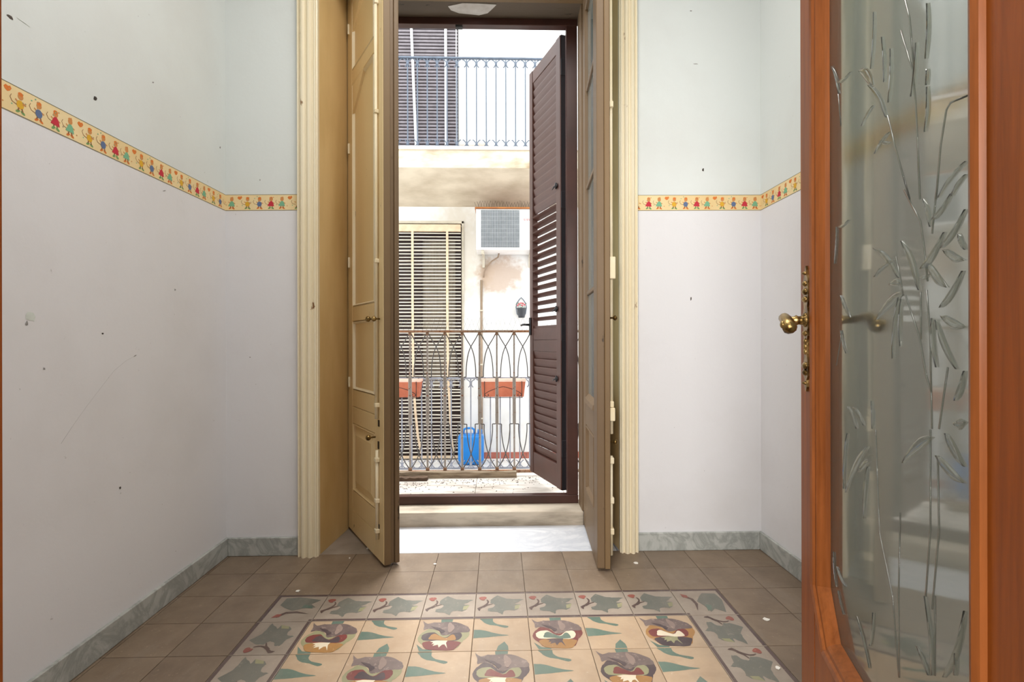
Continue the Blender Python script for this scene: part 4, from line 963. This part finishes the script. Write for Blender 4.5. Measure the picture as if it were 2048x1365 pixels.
# upper blind
ub = tag(empty('slatted_blind', (-0.84, YB, UZ0)), 'grey slatted blind behind the upper railing across the court', 'blind')
sm = MB().bbox(-.46, .452, -.006, .012, -.015, .015, .004, seg=1).mesh('slat', 'slat_grey')
z = UZT - .05
MB().bbox(UXa, UXb, YB - .02, YB + .03, UZT - .04, UZT + .06, .003, seg=1).build('head_board', 'slat_grey', ub)
while z > UZ0 + .05:
    inst('slat', sm, ub, (0, 0, z - UZ0), (math.radians(-18), 0, 0)); z -= 0.0405
for p0, p1, r_ in (((-.945, UZT), (-.875, UZ0 + .02), .016), ((-.53, UZT), (-.525, UZ0 + .02), .016)):
    MB().tube([(p0[0], YB - .03, p0[1]), (p1[0], YB - .04, p1[1])], r_, 8).build('support_pole', 'white_tube', ub)
MB().tube([(-.405, YB - .015, UZT), (-.405, YB - .015, UZ0 + .03)], .005, 6).build('cord', 'white_tube', ub)

# far railings with scroll balusters
def arc(cx, cz, r_, a0, a1, n=10): return [(cx + r_ * math.cos(math.radians(a0 + (a1 - a0) * k / n)), 0, cz + r_ * math.sin(math.radians(a0 + (a1 - a0) * k / n))) for k in range(n + 1)]
PB = 0.1088
def baluster(H, mat):
    b = MB(); b.box(-.0065, .0065, -.0065, .0065, .012, H - .012)
    s1 = MB(); s0 = MB()
    for sg in (1, -1):
        s1.tube(arc(sg * PB / 2, H - .066, .0475, *((100, 235) if sg > 0 else (80, -55))), .006, 5)
        s0.tube([(0, 0, .05), (sg * .012, 0, .066), (sg * .026, 0, .082), (sg * .036, 0, .094), (sg * .043, 0, .088)], .0055, 5)
        s0.tube([(0, 0, .045), (sg * .012, 0, .036), (sg * .026, 0, .022), (sg * .04, 0, .012)], .0055, 5)
    s0.bbox(-.013, .013, -.010, .010, .036, .062, .003, seg=1); s1.bbox(-.013, .013, -.010, .010, H - .078, H - .054, .003, seg=1)
    return b.mesh('baluster', mat), s1.mesh('scroll', mat), s0.mesh('scroll', mat)
def far_railing(name, x_first, n, z0, H, mat, label):
    r_ = tag(empty(name, (0, YFR, z0)), label, 'railing')
    bm_, sm_, sb_ = baluster(H, mat)
    xa, xb = x_first - PB * 1.2, x_first + PB * n
    MB().bbox(xa, xb, YFR - .016, YFR + .016, z0 + H - .012, z0 + H + .006, .003, seg=1).build('top_rail', mat, r_)
    MB().bbox(xa, xb, YFR - .012, YFR + .012, z0 + .004, z0 + .016, .002, seg=1).build('bottom_rail', mat, r_)
    for k in range(n):
        o = inst('baluster', bm_, r_, (x_first + PB * k, 0, 0)); inst('scroll', sm_, o); inst('scroll', sb_, o)
    for x in (xa + .02, xb - .02): MB().box(x - .01, x + .01, YFR - .01, YFR + .01, z0, z0 + H).build('end_post', mat, r_)
    return r_
far_railing('balcony_railing', -0.908 - 3 * PB, 19, UZ0, 1.005, 'far_rail', 'blue grey iron railing with ring scrolls on the upper balcony across the court')
far_railing('balcony_railing', -0.978 - 3 * PB, 19, FZ, 1.012, 'far_rail_pale', 'pale grey iron railing with scrolls and hung planters across the court')

# planters on the far railing
def planter(x0, x1, label):
    p = tag(empty('terracotta_planter', ((x0 + x1) / 2, 3.08, 0.432)), label, 'planter', 'terracotta planters hung on the far railing')
    b = MB(); o = 0; ins = .018
    b.v = [(x0 + ins, 3.02, .432), (x1 - ins, 3.02, .432), (x1 - ins, 3.15, .432), (x0 + ins, 3.15, .432), (x0, 2.99, .598), (x1, 2.99, .598), (x1, 3.172, .598), (x0, 3.172, .598)]
    for q in ((0, 3, 2, 1), (4, 5, 6, 7), (0, 1, 5, 4), (1, 2, 6, 5), (2, 3, 7, 6), (3, 0, 4, 7)): b.face(list(q))
    b.build('pot', 'terracotta', p)
    MB().bbox(x0 - .006, x1 + .006, 2.984, 3.176, .596, .622, .004).build('rim', 'terra_rim', p)
    cx = (x0 + x1) / 2; w = MB()
    for sg in (1, -1):
        w.tube([(cx + sg * x, 2.978, z) for x, z in smooth([(0, .545), (.06, .53), (.13, .505), (.185, .475), (.195, .455), (.175, .442), (.155, .452), (.165, .468)], 3)], .0035, 5)
        w.tube([(cx + sg * .20, 2.985, .425), (cx + sg * .20, 2.985, .60), (cx + sg * .20, 3.176, .628)], .004, 5)
    w.tube([(cx - .21, 2.985, .428), (cx + .21, 2.985, .428)], .004, 5)
    w.build('wire_bracket', 'iron_dark', p)
    return p
planter(-0.099, 0.382, 'terracotta trough in a scroll bracket between the blue can and the shutter')
planter(-1.227, -0.746, 'terracotta trough in a scroll bracket in front of the slatted blind')

# blue can
can = tag(empty('jerrycan', (-0.225, 3.42, FZ)), 'bright blue plastic can standing on the opposite balcony floor', 'can')
MB().bbox(-0.375, -0.078, 3.34, 3.52, FZ, -0.035, .045, seg=4).build('body', 'blue_plastic', can)
MB().tube([(-.32, 3.43, -.045), (-.31, 3.43, .012), (-.28, 3.43, .026), (-.22, 3.43, .028), (-.19, 3.43, .012), (-.185, 3.43, -.045)], .013, 8).build('handle', 'blue_plastic', can)
MB().lathe([(.028, -.04), (.028, .005), (.024, .012), (.002, .012)], (-.125, 3.43, 0), 'z', 14).build('cap', 'blue_plastic', can)

# air conditioner
ac = tag(empty('air_conditioner', (0.24, 3.5, 2.07)), 'white box air conditioner with dark grille mounted on the opposite wall', 'air conditioner')
A0, A1, AY = -0.16, 0.62, 3.33
MB().bbox(A0, A1, AY, YW - .02, 2.075, 2.54, .008).build('body', 'ac_white', ac)
MB().box(-.105, .336, AY - .002, AY + .004, 2.10, 2.525).build('grille_recess', 'ac_dark', ac)
g = MB()
for k in range(34): x = -.1 + k * .01298; g.box(x - .0027, x + .0027, AY - .012, AY - .002, 2.10, 2.525)
for k in range(9): z = 2.125 + k * .047; g.box(-.105, .336, AY - .007, AY - .004, z - .001, z + .001)
o = g.build('grille_fins', 'ac_fin', ac); o['kind'] = 'stuff'
M['red_print'] = plain('red_print', 'c8423a', None, 5, .5)
lg = MB()
for k, (x, w, h) in enumerate(((.385, .012, .022), (.403, .008, .03), (.418, .014, .022), (.44, .012, .026), (.46, .01, .02))): lg.box(x, x + w * .45, AY - .002, AY - .0005, 2.41, 2.41 + h); lg.box(x, x + w, AY - .002, AY - .0005, 2.41, 2.416)
lg.build('red_mark', 'red_print', ac)
MB().bbox(A0 - .012, A1 + .01, AY - .02, YW - .02, 2.540, 2.556, .002, seg=1).build('rusty_cover', 'rust_orange', ac)
for x in (-.085, .475):
    bk = MB(); bk.box(x - .015, x + .015, AY + .02, YW - .003, 2.045, 2.075); bk.box(x - .015, x + .015, YW - .02, YW - .003, 1.92, 2.045); bk.lathe([(.014, 0), (.018, .01), (.014, .03)], (x, AY + .04, 2.03), 'z', 8)
    bk.build('bracket', 'stone_trim', ac)
s2 = spikes(A0 + .01, A1, AY + .09, 2.557, .03, .09, .0014, 9).build('spike_wires', 'iron_dark', ac); s2['kind'] = 'stuff'
cb = MB(); cb.tube([(.10, YW - .12, 2.075), (.09, YW - .06, 2.04), (.02, YW - .025, 2.0), (-.05, YW - .02, 1.93), (-.08, YW - .02, 1.86), (-.085, YW - .018, 1.80)], .009, 6)
cb.build('cable', 'pipe', ac)
cp = tag(empty('conduit', (-.112, YW - .016, FZ)), 'thin brown vertical conduit on the wall beside the slatted blind', 'pipe')
MB().tube([(-.112, YW - .014, FZ), (-.112, YW - .014, 1.77)], .014, 8).build('pipe', 'pipe', cp)
for z in (0.1, .75, 1.4): MB().bbox(-.132, -.092, YW - .032, YW, z - .008, z + .008, .002, seg=1).build('clip', 'stone_trim', cp)

# hanging flower pot
fp = tag(empty('hanging_flower_pot', (.369, YW - .07, 1.31)), 'small dark flower pot with red flowers hung on the opposite wall', 'flower pot')
MB().lathe([(.036, 1.313), (.040, 1.33), (.052, 1.41), (.058, 1.418), (.058, 1.43), (.045, 1.43)], (.369, YW - .07, 0), 'z', 14).build('pot', 'pot_dark', fp)
MB().tube([(.305, YW - .012, 1.44), (.315, YW - .01, 1.49), (.345, YW - .008, 1.535), (.369, YW - .008, 1.56), (.393, YW - .008, 1.535), (.423, YW - .01, 1.49), (.433, YW - .012, 1.44), (.42, YW - .012, 1.36), (.369, YW - .012, 1.32), (.318, YW - .012, 1.36), (.305, YW - .012, 1.44)], .005, 6).build('wire_hanger', 'far_rail', fp)
b = MB(); rr = random.Random(2)
for k in range(46):
    a = rr.uniform(0, 2 * PI); r_ = rr.uniform(.0, .06); z = 1.43 + rr.uniform(.0, .055); c_ = Vector((.369 + r_ * math.cos(a), YW - .07 + r_ * .7 * math.sin(a), z)); d_ = Vector((rr.uniform(-1, 1), rr.uniform(-1, .3), rr.uniform(-.2, 1))).normalized() * .02; s_ = Vector((-d_.z, d_.x, d_.y)) * .35; o = len(b.v)
    b.v += [tuple(c_), tuple(c_ + d_ * .5 + s_), tuple(c_ + d_), tuple(c_ + d_ * .5 - s_)]; b.face([o, o + 1, o + 2, o + 3])
b.build('foliage', 'foliage', fp)['kind'] = 'stuff'
for x, y, z in ((-.03, -.03, .045), (-.008, -.04, .055), (.018, -.035, .05), (.035, -.03, .035), (-.045, -.02, .03), (.005, -.045, .028)):
    MB().ell((.369 + x, YW - .07 + y, 1.43 + z), .012, .010, .010, 0, 8, 5).build('flower', 'petal', fp)

# ================================================================== paint flakes on the floor
M['flake'] = plain('white_flake', 'f1ece2', None, 5, .7)
for k, (x, y, s_, txt) in enumerate([(737, 1098, .012, 'on the grey stone slab behind the cream door leaf'), (699, 1118, .006, 'beside the cream casing foot'), (596, 1184, .011, 'near the corner of the tile carpet'), (1272, 1128, .016, 'on the tiles beside the brown door leaf'), (1533, 1241, .014, 'on plain tiles outside the leaf border'), (1556, 1338, .010, 'on the leaf border near the mahogany door'), (870, 1130, .010, 'on tiles between the two door leaves')]):
    p = on_z(x, y, 0); rr = random.Random(k + 70); b = MB(); n = 7
    pts = [(p.x + math.cos(2 * PI * j / n) * s_ * rr.uniform(.5, 1), p.y + math.sin(2 * PI * j / n) * s_ * rr.uniform(.5, 1)) for j in range(n)]
    z0 = 0.0013
    b.prism(pts, 'z', z0 if k != 0 else .0001, z0 + .0025)
    tag(b.build('paint_flake', 'flake'), 'small white paint flake lying ' + txt, 'paint flake', 'paint flakes on the floor')
